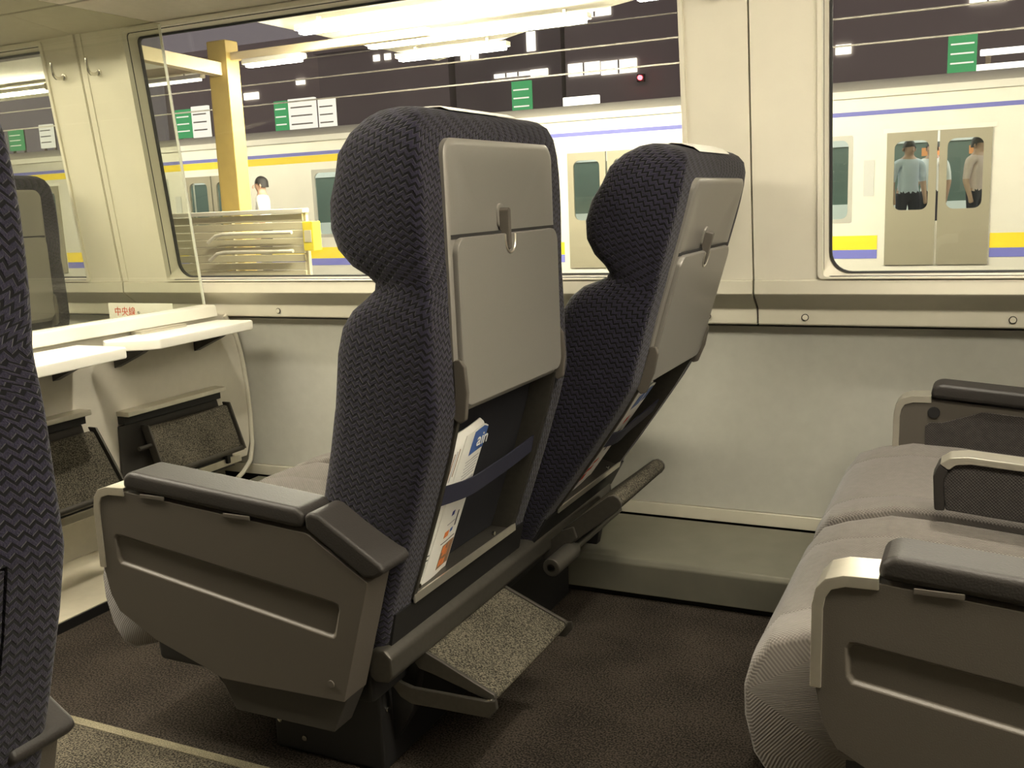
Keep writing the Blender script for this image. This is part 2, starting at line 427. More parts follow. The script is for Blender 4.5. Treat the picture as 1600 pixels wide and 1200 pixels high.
# ceiling, luggage rack, far shell
struct(G().box(XL, XR, -.85, 2.75, 2.28, 2.34).done('ceiling', CEILM), 'plain white ceiling')
def rack(name, s, lab):
    Y = lambda y: y if s > 0 else 2.06 - y
    r = thing(name, lab, 'luggage rack', (0, Y(2.4), ZT))
    prof = [(2.60, ZT - .035), (2.46, ZT - .020), (2.33, ZT - .004), (2.325, ZT + .02), (2.60, ZT + .02)]
    prof2 = [(2.321, ZT - .002), (2.20, ZT + .020), (2.13, ZT + .038), (2.12, ZT + .06), (2.321, ZT + .03)]
    for a, b in zip(SEAMS, SEAMS[1:]):
        a = max(a, XL); b = min(b, XR)
        G().prism_x([(Y(y), z) for y, z in prof], a + .001, b - .001).done('rack_panel', RACKM, r, off=(0, -Y(2.4), -ZT), sharp=25)
        G().prism_x([(Y(y), z) for y, z in prof2], a + .001, b - .001).done('rack_lip', RACKM, r, off=(0, -Y(2.4), -ZT), sharp=25)
    return r
rack('luggage_rack', 1, 'beige luggage rack above the windows seen from below')
struct(G().box(XL, XR, 2.55, 2.66, ZT + .0, 2.30).done('wall_upper', CEILM))
struct(G().box(XL, XR, -.86, -.80, -.06, 2.30).done('wall_camera_side', mat('camera_side_wall', (.20, .19, .16), .6)))
struct(G().box(XL - .05, XL, -.86, 2.9, -.06, 2.32).done('wall_front_end', CREAM))
struct(G().box(XR, XR + .05, -.86, 2.9, -.06, 2.32).done('wall_rear_end', CREAM))
for x0, x1, lab in ((-6.3, -1.5, 'fluorescent ceiling light over the aisle towards the partition'), (-.30, 3.9, 'fluorescent ceiling light over the aisle behind the camera')):
    cl = thing('ceiling_light', lab, 'light', ((x0 + x1) / 2, 1.03, 2.28), 'ceiling lights over the aisle'); h = (x1 - x0) / 2
    G().box(-h, h, -.20, .20, -.05, 0).done('housing', CEILM, cl, bevel=.01)
    G().box(-h + .05, h - .05, -.18, .18, -.062, -.051).done('diffuser', TUBE, cl, bevel=.004)
for x, lab in ((-1.75, 'small reading lamp in the rack above the seat behind the partition'), (-.05, 'small reading lamp in the rack above the right seat')):
    for y in (2.225,):
        rl = thing('reading_lamp', lab, 'lamp', (x, y, 1.772), 'reading lamps in the luggage rack')
        G().cyl((0, 0, .004), (0, 0, -.012), .045, 20).done('rim', ALU, rl, bevel=.003)
        G().cyl((0, 0, -.0121), (0, 0, -.0135), .032, 20).done('lens', emit('reading_lens', (1, .92, .76), 8), rl)
        sd = bpy.data.lights.new('reading_spot', 'SPOT'); sd.energy = READ; sd.color = (1, .92, .76); sd.spot_size = math.radians(95); sd.spot_blend = .6; sd.shadow_soft_size = .03
        so = bpy.data.objects.new('reading_spot', sd); COL.objects.link(so); so.parent = rl; so.location = (0, 0, -.02)
        so.rotation_euler = (math.radians(-10), math.radians(8 if x < -1 else -4), 0)
# coat hooks
for x, lab in ((-2.975, 'chrome coat hook on the pillar, left of the pillar seam'), (-2.805, 'chrome coat hook on the pillar, right of the pillar seam'),
               (-.640, 'chrome coat hook at the top edge of the pillar between the big windows'), (-.505, 'coat hook hidden high on the pillar by the right window')):
    z = 1.605
    hk = thing('coat_hook', lab, 'hook', W(x, z), 'coat hooks on the window pillars')
    o = Vector(W(x, z))
    G().cyl((0, .002, -.012), (0, -.006, -.012), .012, 16).done('base', STEEL, hk, bevel=.002)
    G().tube([(0, -.004, -.012), (0, -.020, -.018), (0, -.036, -.018), (0, -.046, -.008), (0, -.050, .010), (0, -.050, .032)], [.006, .006, .006, .006, .0055, .0045], 10).done('prong', STEEL, hk)

# ================================================================== partition with tables and footrests
PX = -2.46
part = thing('wall_partition', None, None, kind='structure')
edge = [(2.735, .745), (2.775, .68), (2.795, .60), (2.806, .50), (2.812, .38), (2.806, .26), (2.785, .21)]
G().prism_x([(1.33, .745), (1.33, .21)] + list(reversed([(y - .012, z) for y, z in edge])), PX - .05, PX).done('panel', PARTM, part, bevel=.003)
G().prism_x([(1.31, .742), (1.31, .785), (2.664, .785), (2.672, .742)], PX - .06, PX + .018).done('rail', RAILM, part, bevel=.006)
# moulding that follows the wall edge, curling in at the foot
g = G(); P = [(2.72, .74), (2.768, .66), (2.788, .58), (2.800, .48), (2.806, .36), (2.802, .25), (2.785, .19), (2.74, .155), (2.68, .13)]
g.tube([(PX + .003, y, z) for y, z in P], .0085, 8).done('edge_moulding', LEDGE, part)
G().box(PX - .052, PX + .020, 1.33, 2.72, .205, .232).done('lip', ALU, part, bevel=.003)
G().box(-2.66, -2.60, 1.33, 2.80, 0, .21).done('recess_back', PARTM, part)
G().box(-2.64, -2.228, 1.33, 2.44, .0, .030).done('floor_plate', PLATE, part, bevel=.003)
G().box(-2.2275, -2.222, 1.33, 2.44, .0, .027).done('plate_edge', BLK, part)
pg = [(1.33, .787), (1.33, 2.27), (2.11, 2.27), (2.11, 1.718), (2.575, 1.718), (2.655, .787)]
G().prism_x(pg, PX - .030, PX - .022).done('glass_pane', PGLASS, part)
G().prism_x([(2.652, .787), (2.572, 1.715), (2.575, 1.715), (2.655, .787)], PX - .031, PX - .021).done('glass_edge', mat('glass_edge', (.75, .76, .68), .3), part)
struct(part, 'low cream partition with a glass screen on its rail')

def wall_table(pts, lab, by):
    cx = PX; cy = sum(p[1] for p in pts) / len(pts)
    t = thing('folding_table', lab, 'table', (PX, cy, .73), 'white tables on the partition')
    G().prism_z(pts, .700, .732).done('table_top', WHITE, t, bevel=.005, off=(-PX, -cy, -.73))
    for y in by:
        G().prism_y([(PX, .699), (-2.32, .699), (-2.345, .684), (PX, .635)], y - .014, y + .014).done('bracket', PLAST2, t, bevel=.002, off=(-PX, -cy, -.73))
    G().box(PX + .004, PX + .05, cy - .10, cy + .10, .732, .742).done('hinge', ALU, t, bevel=.002, off=(-PX, -cy, -.73))
wall_table([(PX + .02, 2.155), (-2.40, 2.125), (-2.285, 2.185), (-2.262, 2.215), (-2.285, 2.665), (-2.30, 2.675), (PX + .02, 2.66)], 'white folding table nearest the window on the partition', (2.22, 2.57))
wall_table([(PX + .02, 1.55), (-2.30, 1.53), (-2.21, 1.58), (-2.19, 1.62), (-2.225, 2.045), (-2.24, 2.058), (PX + .02, 2.06)], 'white folding table on the partition, cut by the dark seat at left', (1.64, 1.99))

def folded_footrest(y0, y1, zt, zb, tilt, lab):
    t = thing('partition_footrest', lab, 'footrest', (PX, (y0 + y1) / 2, zb), 'footrests folded against the partition')
    cy = (y0 + y1) / 2; off = (-PX, -cy, -zb)
    x0, x1 = PX + .022 + tilt, PX + .022
    def P(s, h, y): return (x0 + (x1 - x0) * s + h, y, zb + (zt - zb) * s)
    g = G(); g.hexa([P(0, .004, y0), P(0, .004, y1), P(1, .004, y1), P(1, .004, y0)], [P(0, .026, y0), P(0, .026, y1), P(1, .026, y1), P(1, .026, y0)]); g.done('pad', FOOTC, t, bevel=.006, off=off)
    for y in (y0 - .010, y1 + .004):
        g = G(); g.hexa([P(-.06, 0, y), P(-.06, 0, y + .008), P(1.06, 0, y + .008), P(1.06, 0, y)], [P(-.06, .034, y), P(-.06, .034, y + .008), P(1.06, .034, y + .008), P(1.06, .034, y)]); g.done('side_bar', GUN, t, bevel=.003, off=off)
    G().cyl(P(-.04, .016, y0 - .012), P(-.04, .016, y1 + .014), .011, 12).done('lower_bar', GUN, t, bevel=.002, off=off)
    G().cyl(P(.62, .016, y0 - .060), P(.62, .016, y0 - .008), .007, 10).done('stub_pin', GUN, t, off=off)
    g = G(); g.prism_x([(y0 - .10, zb - .09), (y1 + .05, zb - .09), (y1 + .03, zb + .03), (y1 - .01, zt + .02), (y0 - .085, zt + .02)], PX + .001, PX + .012); g.done('back_plate', PLAST2, t, bevel=.003, off=off)
    G().box(PX + .001, PX + .055, y0 - .085, y1 - .005, zt + .052, zt + .068).done('shelf', ALU, t, bevel=.003, off=off)
    G().box(PX + .001, PX + .030, y0 - .08, y1 - .01, zt + .025, zt + .0515).done('shelf_shadow', BLK, t, off=off)  # black block standing in for the shadow beneath the shelf
    G().box(PX + .012, PX + .03, y1 - .005, y1 + .012, zb - .07, zb - .02).done('catch', BLK, t, bevel=.003, off=off)
folded_footrest(2.275, 2.640, .432, .285, .050, 'dark carpeted footrest folded under the table nearest the window')
folded_footrest(1.700, 2.060, .470, .300, .10, 'dark carpeted footrest behind the near seat armrest, cut by the dark seat')
# leaflet behind the glass
G().box(-2.93, PX - .06, 2.1, 2.61, .685, .70).done('rear_shelf', RAILM, part, bevel=.004)
cd = thing('leaflet_card', 'white card with red characters standing behind the glass screen', 'card', (-2.685, 2.55, .7005))
G().box(-.152, .152, 0, .002, 0, .1).done('card', PAPER, cd)
RT = Matrix(((1, 0, 0, 0), (0, 0, -1, 0), (0, 1, 0, 0), (0, 0, 0, 1)))
RED = mat('red_print', (.62, .07, .03), .7); INK = mat('black_print', (.03, .03, .04), .7)
text_mesh('lettering', '中央線', .034, RED, cd, Matrix.Translation((-.124, -.0008, .058)) @ RT)
text_mesh('lettering', 'を', .018, INK, cd, Matrix.Translation((-.016, -.0008, .058)) @ RT)

# ================================================================== rotating double seats
OX, OY = -1.2, 1.95                      # the block is drawn where the left one stands
PVX, PVZ = -.955, .27                    # recline pivot
CY = (1.6725, 2.2775)                    # seat centres
def interp(tab, z, k):
    for a, b in zip(tab, tab[1:]):
        if a[0] <= z <= b[0]:
            t = (z - a[0]) / (b[0] - a[0]); return a[k] + (b[k] - a[k]) * t
    return tab[-1][k] if z > tab[-1][0] else tab[0][k]
#        z    rear   front  half-w wing
LEV = [(0.3, -0.956, -1.13, 0.279, 0.015), (0.34, -0.948, -1.132, 0.29, 0.015), (0.38, -0.938, -1.125, 0.294, 0.02), (0.386, -0.937, -1.124, 0.294, 0.02), (0.45, -0.913, -1.11, 0.295, 0.025),
       (0.56, -0.875, -1.088, 0.296, 0.03), (0.67, -0.839, -1.06, 0.296, 0.035), (0.745, -0.819, -1.044, 0.296, 0.035), (0.752, -0.818, -1.042, 0.296, 0.035), (0.85, -0.82, -1.028, 0.296, 0.03),
       (0.895, -0.821, -1.014, 0.296, 0.02), (0.925, -0.821, -0.992, 0.294, 0.01), (0.945, -0.821, -0.964, 0.292, 0.0), (0.96, -0.821, -0.946, 0.291, 0.0), (0.972, -0.821, -0.944, 0.291, 0.0),
       (0.985, -0.821, -0.957, 0.293, 0.0), (1.002, -0.822, -0.986, 0.295, 0.02), (1.03, -0.822, -1.011, 0.297, 0.045), (1.065, -0.822, -1.022, 0.298, 0.055), (1.11, -0.822, -1.02, 0.298, 0.055),
       (1.15, -0.823, -1.007, 0.297, 0.05), (1.188, -0.825, -1.0, 0.294, 0.04), (1.22, -0.829, -0.978, 0.288, 0.03), (1.243, -0.837, -0.952, 0.275, 0.015), (1.255, -0.85, -0.926, 0.256, 0.005),
       (1.259, -0.862, -0.905, 0.238, 0.0)]
def rearx(z): return interp(LEV, z, 1)
def back_ring(z, xr, xf, w, wing):
    th = xr - xf; rc = min(.020, th * .42); rf = min(.055, th * .45)
    notch = .05 if .385 <= z <= .746 else 0.
    k = min(1., (w - rc) / .230)
    pts = []
    def rear(y): return (xr - (notch if abs(y) <= .2105 * k else 0) , y * 1.0)
    half = [0, .07 * k, .14 * k, .2100 * k, .2150 * k, w - rc]
    for y in half: pts.append(rear(y))
    for i in range(1, 7):
        a = PI / 2 * i / 6; pts.append((xr - rc + rc * math.cos(a), w - rc + rc * math.sin(a)))
    xs, xe = xr - rc, xf + rf
    for i in (1, 2, 3): pts.append((xs + (xe - xs) * i / 4, w + .004 * math.sin(PI * i / 4)))
    for i in range(0, 7):
        a = PI / 2 + PI / 2 * i / 6; pts.append((xf + rf + rf * math.cos(a), w - rf + rf * math.sin(a)))
    m = 8
    fr = []
    for i in range(1, 2 * m):
        y = (w - rf) * (1 - i / m); t = abs(y) / (w - rf)
        s = 1 - t * t * (3 - 2 * t)
        fr.append((xf + wing * s, y))
    left = [(x, -y) for x, y in reversed(pts[1:])]
    return [(x, y, z) for x, y in pts + fr + left]
def seat_back(block, yc, ang):
    rs = []; lv = []
    for a, b in zip(LEV, LEV[1:]):
        n = max(1, int((b[0] - a[0]) / .022))
        for i in range(n): lv.append(tuple(a[k] + (b[k] - a[k]) * i / n for k in range(5)))
    lv.append(LEV[-1])
    uvs = []; vv = 0; prev = None
    for L in lv:
        r = back_ring(*L); rs.append(r)
        if prev: vv += math.hypot(L[0] - prev[0], (L[2] - prev[2]) * .5)
        prev = L
        u = 0; row = []
        for i in range(len(r) + 1):
            row.append((u, vv))
            p, q = r[i % len(r)], r[(i + 1) % len(r)]; u += math.hypot(p[0] - q[0], p[1] - q[1])
        tot = u; row = [(q[0] - tot / 2, q[1]) for q in row]
        uvs.append(row)
    off = (-PVX, 0, -PVZ)
    b = G().rings(rs, uvs=uvs).done('seat_back', NAVY, block, off=off, sharp=50, loc=(PVX - OX, yc - OY, PVZ))
    b.rotation_euler = (0, math.radians(ang), 0)
    b['label'] = 'back in navy zigzag upholstery'
    # upper grey shell, scooped towards the latch
    g = G(); rr = []
    for ins, dx, dz in ((0, -.004, 0), (0, .0055, 0), (.004, .009, 0), (.012, .0098, 0), (.045, .0065, 0), (.085, .0035, 0), (.13, .0025, 0)):
        o = rrect(-.222 + ins, .222 - ins, .742 + ins, 1.207 - ins, max(.03 - ins * .2, .01), 6)
        rr.append([(rearx(z) * 0 - .822 + dx, y, z) for y, z in o])
    g.rings(rr).done('back_shell', TRAYM, b, off=off, sharp=40)
    # tray
    o = rrect(-.214, .214, .752, 1.042, .028, 6)
    g = G(); g.hexa([(-.8145, y, z) for y, z in o], [(-.8015, y, z) for y, z in o]); g.done('tray_table', TRAYM, b, bevel=.0035, off=off)
    g = G(); g.tube([(-.8010, .021 * math.cos(a) - .012, 1.040 - .034 * abs(math.sin(a)) ** .7) for a in [PI * i / 14 for i in range(15)]], .0020, 6).done('finger_notch', ALU, b, off=off)
    # latch
    g = G(); q = rrect(-.0062, .0062, 1.012, 1.088, .006, 6); g.hexa([(-.816, y - .020, z) for y, z in q], [(-.7965, y - .020, z) for y, z in q]); g.done('latch', PLAST, b, bevel=.002, off=off)
    g = G(); q = rrect(-.013, .013, 1.050, 1.096, .0125, 6); g.hexa([(-.822, y - .016, z) for y, z in q], [(-.8152, y - .016, z) for y, z in q]); g.done('latch_seat', TRAYM, b, bevel=.002, off=off)
    G().box(-.8145, -.8118, -.216, .216, 1.040, 1.0475).done('tray_shadow_line', DARK, b, off=off)  # dark strip drawn as the shadow line between shell and tray top
    # hinge arms
    for s in (-1, 1):
        q = [(-.826, .735), (-.812, .725), (-.800, .732), (-.794, .78), (-.797, .825), (-.806, .838), (-.822, .836)]
        G().prism_y(q, s * .216 - .006, s * .216 + .006).done('hinge_arm', PLAST, b, bevel=.003, off=off)
    # pocket
    for s in (-1, 1):
        a = s * .2095; c = s * .2055
        q = [(rearx(.742) + .003, .742), (rearx(.66) + .003, .66), (rearx(.386) + .004, .386), (rearx(.386) - .046, .386), (rearx(.66) - .046, .66), (rearx(.742) - .046, .742)]
        G().prism_y(q, min(a, c), max(a, c)).done('pocket_bar', GUN, b, off=off)
        q = [(rearx(z) + .0015, z) for z in (.742, .66, .56, .386)]
        q = q + [(x + .004, z) for x, z in reversed(q)]
        G().prism_y(q, min(s * .2065, s * .2165), max(s * .2065, s * .2165)).done('pocket_flange', GUN, b, off=off)
    G().prism_y([(rearx(.386) - .048, .3862), (rearx(.386) + .006, .3862), (rearx(.386) + .006, .380), (rearx(.386) - .002, .380), (rearx(.386) - .048, .3815)], -.206, .206).done('pocket_floor', GUN, b, off=off)
    G().prism_y([(rearx(.386) + .0062, .379), (rearx(.386) + .0062, .395), (rearx(.386) + .0095, .395), (rearx(.386) + .0095, .379)], -.216, .216).done('pocket_lip', ALU, b, off=off)
    q = [(rearx(z) - .0485, z) for z in (.388, .56, .66, .742)]
    G().prism_y(q + [(x + .002, z) for x, z in reversed(q)], -.2055, .2055).done('pocket_liner', LINER, b, off=off)
    for y in (-.19, .12):
        G().cyl((rearx(.386) + .0008, y, .402), (rearx(.386) + .006, y, .402), .0045, 10).done('pocket_screw', STEEL, b, off=off)
    G().prism_y([(rearx(.379) + .004, .378), (rearx(.30) + .004, .30), (rearx(.30) - .02, .30), (rearx(.379) - .02, .378)], -.272, .272).done('lower_back_plate', BLK, b, off=off)
    rs = []
    for i in range(13):
        t = i / 12; y = -.205 + .41 * t
        bow = .012 * math.exp(-((t - .22) / .22) ** 2)
        z0 = .566 - .012 * math.sin(PI * t)
        x = rearx(.58) - .012 + bow
        rs.append([(x, y, z0), (x + .004, y, z0), (x + .012, y, z0 + .036), (x + .008, y, z0 + .036)])
    G().rings(rs).done('pocket_strap', STRAPM, b, off=off, sharp=60)
    # white cloth draped over the top of the headrest front
    rs = []
    for i in range(9):
        y = -.135 + .27 * i / 8
        row = []
        for (z, k) in ((1.2600, -.852), (1.2660, -.868), (1.2665, -.895), (1.2625, -.918), (1.2540, -.933), (1.243, None), (1.222, None), (1.195, None), (1.16, None), (1.12, None), (1.085, None), (1.05, None)):
            if k is None:
                x = interp(LEV, z, 2) + interp(LEV, z, 4) * (1 - (abs(y) / .19) ** 2 * .75) - .004
                row.append((x, y, z))
            else: row.append((k, y, z))
        rs.append(row + [(x + .0025, yy, z - .002) for x, yy, z in reversed(row)])
    G().rings(rs).done('headrest_cover', COVERM, b, off=off, sharp=60)
    return b

def cushion(block, yc):
    prof = [(-1.10, .300), (-1.30, .275), (-1.48, .240), (-1.585, .205), (-1.622, .210), (-1.648, .250), (-1.662, .310), (-1.663, .360), (-1.652, .402), (-1.625, .434), (-1.58, .452), (-1.50, .461), (-1.40, .458), (-1.30, .449), (-1.20, .441), (-1.10, .437), (-1.05, .435), (-1.05, .31)]
    cx, cz = -1.36, .335
    hw = .282
    rs = []; uvs = []
    st = [(-1, .90), (-.985, .945), (-.955, .975), (-.90, .992), (-.80, 1.), (-.62, .998), (-.60, .985), (-.58, .998), (-.35, 1.), (0, .997), (.35, 1.), (.58, .998), (.60, .985), (.62, .998), (.80, 1.), (.90, .992), (.955, .975), (.985, .945), (1, .90)]
    for u, s in st:
        y = u * hw
        r = []
        for x, z in prof:
            xx = cx + (x - cx) * (1 - (1 - s) * .32); zz = cz + (z - cz) * s
            if z > .42: zz += .030 * max(0, abs(u) - .35) * (1 if x > -1.55 else .4)
            r.append((xx, y, zz))
        rs.append(r)
        a = 0; row = []
        for i in range(len(r) + 1):
            row.append((a, y)); p, q = prof[i % len(prof)], prof[(i + 1) % len(prof)]; a += math.hypot(p[0] - q[0], p[1] - q[1])
        uvs.append(row)
    c = G().rings(rs, uvs=uvs).done('seat_cushion', SEATF, block, off=(-OX, yc - OY, 0), sharp=60, label='light grey woven seat cushion')
    # seam tucked across the front of the nose
    pth = [(-1.6625, hw * (-.86 + 1.72 * i / 8), .345) for i in range(9)]
    G().tube(pth, .0028, 6).done('front_seam', SEATF, c, off=(-OX, yc - OY, 0))
    box_uv(c.children[0])
    return c

PANEL = [(-1.541, .425), (-1.540, .545), (-1.536, .567), (-1.526, .580), (-1.505, .587), (-1.460, .588), (-1.041, .553), (-.920, .478), (-.988, .248), (-1.262, .242), (-1.303, .257), (-1.424, .294), (-1.512, .340), (-1.530, .372)]
def armrest(block, s):
    """outer armrest; s=-1 aisle side at the left block, +1 the wall side"""
    yo, yi = s * .65, s * .58
    off = (-OX, 0, 0)
    g = G(); bm = g.bm
    groove = [(-1.494, .441), (-1.500, .450), (-1.502, .492), (-1.497, .499), (-1.488, .500), (-.992, .4335), (-.984, .430), (-.982, .422), (-.994, .372), (-.999, .367), (-1.008, .3675)]
    vo = [bm.verts.new((x, yo, z)) for x, z in PANEL]; vg = [bm.verts.new((x, yo, z)) for x, z in groove]
    eds = [bm.edges.new((L[i], L[(i + 1) % len(L)])) for L in (vo, vg) for i in range(len(L))]
    bmesh.ops.triangle_fill(bm, edges=eds, use_beauty=True)
    gx = sum(p[0] for p in groove) / len(groove); gz = sum(p[1] for p in groove) / len(groove)
    vd = []
    for x, z in groove:
        vd.append(bm.verts.new((x + .004 * (1 if x < gx else -1), yo - s * .006, z + (.004 if z < (.470 - (x + 1.5) * .132) else -.004))))
    for i in range(len(vg)): bm.faces.new((vg[i], vg[(i + 1) % len(vg)], vd[(i + 1) % len(vg)], vd[i]))
    bm.faces.new(vd)
    vi = [bm.verts.new((x, yi, z)) for x, z in PANEL]
    for i in range(len(vo)): bm.faces.new((vo[i], vi[i], vi[(i + 1) % len(vo)], vo[(i + 1) % len(vo)]))
    bm.faces.new(vi)
    a = g.done('armrest', PLAST, block, off=off, bevel=.0022, seg=2)
    a['label'] = 'grey armrest side panel with a stamped recess'
    # aluminium edge round the front top corner
    path = [(-1.541, .428), (-1.540, .545), (-1.536, .567), (-1.526, .580), (-1.505, .587), (-1.462, .588)]
    outer = [(-1.548, .428), (-1.547, .548), (-1.542, .572), (-1.530, .587), (-1.507, .5945), (-1.462, .596)]
    inner = [(-1.533, .428), (-1.532, .543), (-1.529, .560), (-1.522, .572), (-1.504, .578), (-1.462, .579)]
    G().prism_y(outer + list(reversed(inner)), min(yo, yi) - .003, max(yo, yi) + .003).done('metal_edge', ALU, a, off=off, bevel=.0018)
    y0, y1 = min(yo, yi), max(yo, yi)
    w0, w1 = (y0 - .003, y1 + .016) if s < 0 else (y0 - .016, y1 + .003)
    G().prism_y([(-1.464, .594), (-1.462, .618), (-1.445, .629), (-1.060, .597), (-1.044, .588), (-1.045, .561), (-1.060, .560), (-1.30, .580)], w0, w1).done('arm_pad', PAD, a, off=off, bevel=.010, seg=3)
    G().prism_y([(-1.040, .560), (-1.041, .585), (-1.028, .592), (-1.010, .588), (-.892, .515), (-.884, .503), (-.900, .489), (-.925, .486)], w0, w1).done('rear_pad', PAD, a, off=off, bevel=.009, seg=3)
    for x in (-1.39, -1.19):
        zc = .588 - (x + 1.46) * .0835
        G().box(x - .03, x + .03, min(yo, yo + s * .003), max(yo, yo + s * .003), zc - .002, zc + .006).done('pad_clip', PLAST, a, off=off, bevel=.001)
    # inner inset and recline button
    yn = yi - s * .003
    q = [(-1.474, .40), (-1.474, .522), (-1.465, .530), (-1.435, .532), (-1.350, .562), (-1.06, .540), (-1.06, .36), (-1.45, .36)]
    ins = G().prism_y(q, min(yi, yn), max(yi, yn)).done('inner_inset', INSET, a, off=off); box_uv(ins)
    G().cyl((-1.456, yi + s * .001, .556), (-1.456, yi - s * .006, .556), .014, 18).done('recline_button', BLK, a, off=off, bevel=.002)
    # lower cover
    G().prism_y([(-1.285, .252), (-.986, .252), (-1.022, .178), (-1.246, .178)], y0 + .010, y1 - .004).done('lower_cover', PLAST2, a, off=off, bevel=.003)
    G().cyl((-1.012, yo - s * .002, .279), (-1.012, yo + s * .0025, .279), .007, 12).done('side_screw', PLAST, a, off=off, bevel=.001)
    return a

def folded_seat_footrest(block, yc):
    pv = (-.93, .27); off = (-pv[0], 0, -pv[1])
    a = math.radians(38); d = Vector((math.cos(a), 0, math.sin(a))); n = Vector((-math.sin(a), 0, math.cos(a))); b0 = Vector((-.900, 0, .292))
    def P(t, h, y): v = b0 + d * t + n * h; return (v.x, y, v.z)
    L = .178; prof = [(0, -.014), (0, .014), (.01, .020), (L - .02, .020), (L - .006, .015), (L, .004), (L, -.006), (L - .006, -.015), (L - .02, -.019), (.01, -.020)]
    f = G().hexa([P(t, h, -.165) for t, h in prof], [P(t, h, .165) for t, h in prof]).done('footrest', FOOTC, block, off=off, bevel=.005, loc=(pv[0] - OX, yc - OY, pv[1]))
    f['label'] = 'carpeted footrest folded up'
    for s in (-1, 1):
        y = s * .171
        G().hexa([P(t, h * 1.05, y - .006) for t, h in prof], [P(t, h * 1.05, y + .006) for t, h in prof]).done('end_cap', GUN, f, off=off, bevel=.003)
        G().prism_y([(-.965, .262), (-.955, .232), (-.90, .262), (-.865, .298), (-.875, .325), (-.905, .312)], y - .016, y - .006).done('arm', GUN, f, off=off, bevel=.003)
    G().cyl((-.885, -.30, .262), (-.885, -.165, .262), .022, 16).done('damper', GUN, f, off=off, bevel=.004)
    G().cyl((-.885, -.30, .262), (-.885, .165, .262), .010, 12).done('hinge_rod', GUN, f, off=off)
    return f
def footrest(block, yc, ang):
    pv = (-.972, .243)
    off = (-pv[0], 0, -pv[1])
    t = math.atan2(.07, .165)
    d = Vector((math.cos(t), 0, -math.sin(t))); n = Vector((math.sin(t), 0, math.cos(t)))
    base = Vector((-.958, 0, .268))
    def P(a, h, y): v = base + d * a + n * h; return (v.x, y, v.z)
    L = .182
    prof = [(0, -.004), (.004, 0), (L - .006, 0), (L, -.005), (L, -.012), (L - .008, -.017), (.05, -.034), (.02, -.040), (.003, -.030), (-.002, -.016)]
    f = G(); f.hexa([P(a, h, -.168) for a, h in prof], [P(a, h, .168) for a, h in prof])
    f = f.done('footrest', FOOTC, block, off=off, bevel=.003, loc=(pv[0] - OX, yc - OY, pv[1]))
    f.rotation_euler = (0, math.radians(ang), 0); f['label'] = 'carpeted footrest pad on hinged arms'
    for s in (-1, 1):
        y = s * .172
        g = G(); g.hexa([P(a, h + .003, y - .005) for a, h in prof], [P(a, h + .003, y + .005) for a, h in prof]); g.done('end_cap', GUN, f, off=off, bevel=.002)
        y = s * .184
        q = [(-1.004, .208), (-.990, .196), (-.965, .190), (-.806, .1925), (-.786, .197), (-.784, .180), (-.80, .160), (-.968, .156), (-.992, .166), (-1.012, .190)]
        G().prism_y(q, y - .005, y + .005).done('arm', GUN, f, off=off, bevel=.002)
    v = P(L - .006, -.010, 0)
    G().cyl((v[0], -.186, v[2]), (v[0], .186, v[2]), .0065, 12).done('front_rod', STEEL, f, off=off)
    return f

def double_seat(rec, foot):
    b = thing('double_seat', 'x', 'train seat', (OX, OY, 0), 'rotating double seats')
    off = (-OX, -OY, 0)
    for i in range(2):
        seat_back(b, CY[i], rec[i]); cushion(b, CY[i])
        footrest(b, CY[i], 0) if i == 0 else folded_seat_footrest(b, CY[i])
    for s in (-1, 1): armrest(b, s)
    # centre armrest
    c = G().prism_y([(-1.405, .500), (-1.412, .560), (-1.395, .592), (-1.36, .598), (-1.08, .575), (-1.08, .470)], -.022, .022).done('centre_armrest', INSET, b, off=(-OX, 0, 0), bevel=.004); box_uv(c)
    outer = [(-1.424, .500), (-1.428, .565), (-1.418, .590), (-1.400, .603), (-1.37, .607), (-1.07, .583)]
    inner = [(-1.406, .500), (-1.409, .560), (-1.402, .578), (-1.390, .589), (-1.365, .592), (-1.07, .569)]
    G().prism_y(outer[2:] + list(reversed(inner[2:])), -.029, .029).done('metal_top', ALU, c, off=(-OX, 0, 0), bevel=.004)
    G().prism_y(outer[:3] + list(reversed(inner[:3])), -.0285, .0285).done('front_trim', PAD, c, off=(-OX, 0, 0), bevel=.004)
    # frame
    G().prism_y([(-.985, .262), (-.985, .300), (-.975, .316), (-.950, .318), (-.934, .304), (-.932, .268), (-.945, .254), (-.972, .252)], 1.375, 2.525).done('rear_beam', GUN, b, off=off, bevel=.006)
    G().box(-1.30, -1.03, 1.47, 2.43, .002, .20).done('pedestal', BLK, b, off=off, bevel=.01)
    G().box(-1.52, -.99, 1.39, 2.51, .195, .285).done('underframe', BLK, b, off=off, bevel=.012)
    for y in (1.41, 2.43):
        G().prism_y([(-1.47, .262), (-1.33, .118), (-1.27, .110), (-1.18, .20), (-1.18, .26)], y, y + .06).done('brace', BLK, b, off=off, bevel=.004)
        G().prism_y([(-1.00, .27), (-.955, .262), (-.985, .12), (-1.03, .05), (-1.06, .05), (-1.06, .27)], y + .10, y + .13).done('hinge_bracket', BLK, b, off=off, bevel=.004)
    for q in ((-1.03, 1.60, .08), (-1.03, 1.47, .13), (-1.03, 1.8, .06)):
        G().cyl((q[0] - .002, q[1] + .02, q[2]), (q[0] + .005, q[1] + .02, q[2]), .006, 10).done('bolt', STEEL, b, off=off)
    for q in ((-1.28, .05), (-1.22, .02)):
        G().cyl((q[0], 1.472, q[1] + .02), (q[0], 1.465, q[1] + .02), .006, 10).done('bolt', STEEL, b, off=off)
    return b
REC2 = 16.5
seatA = double_seat((0, 0), (0, 0))
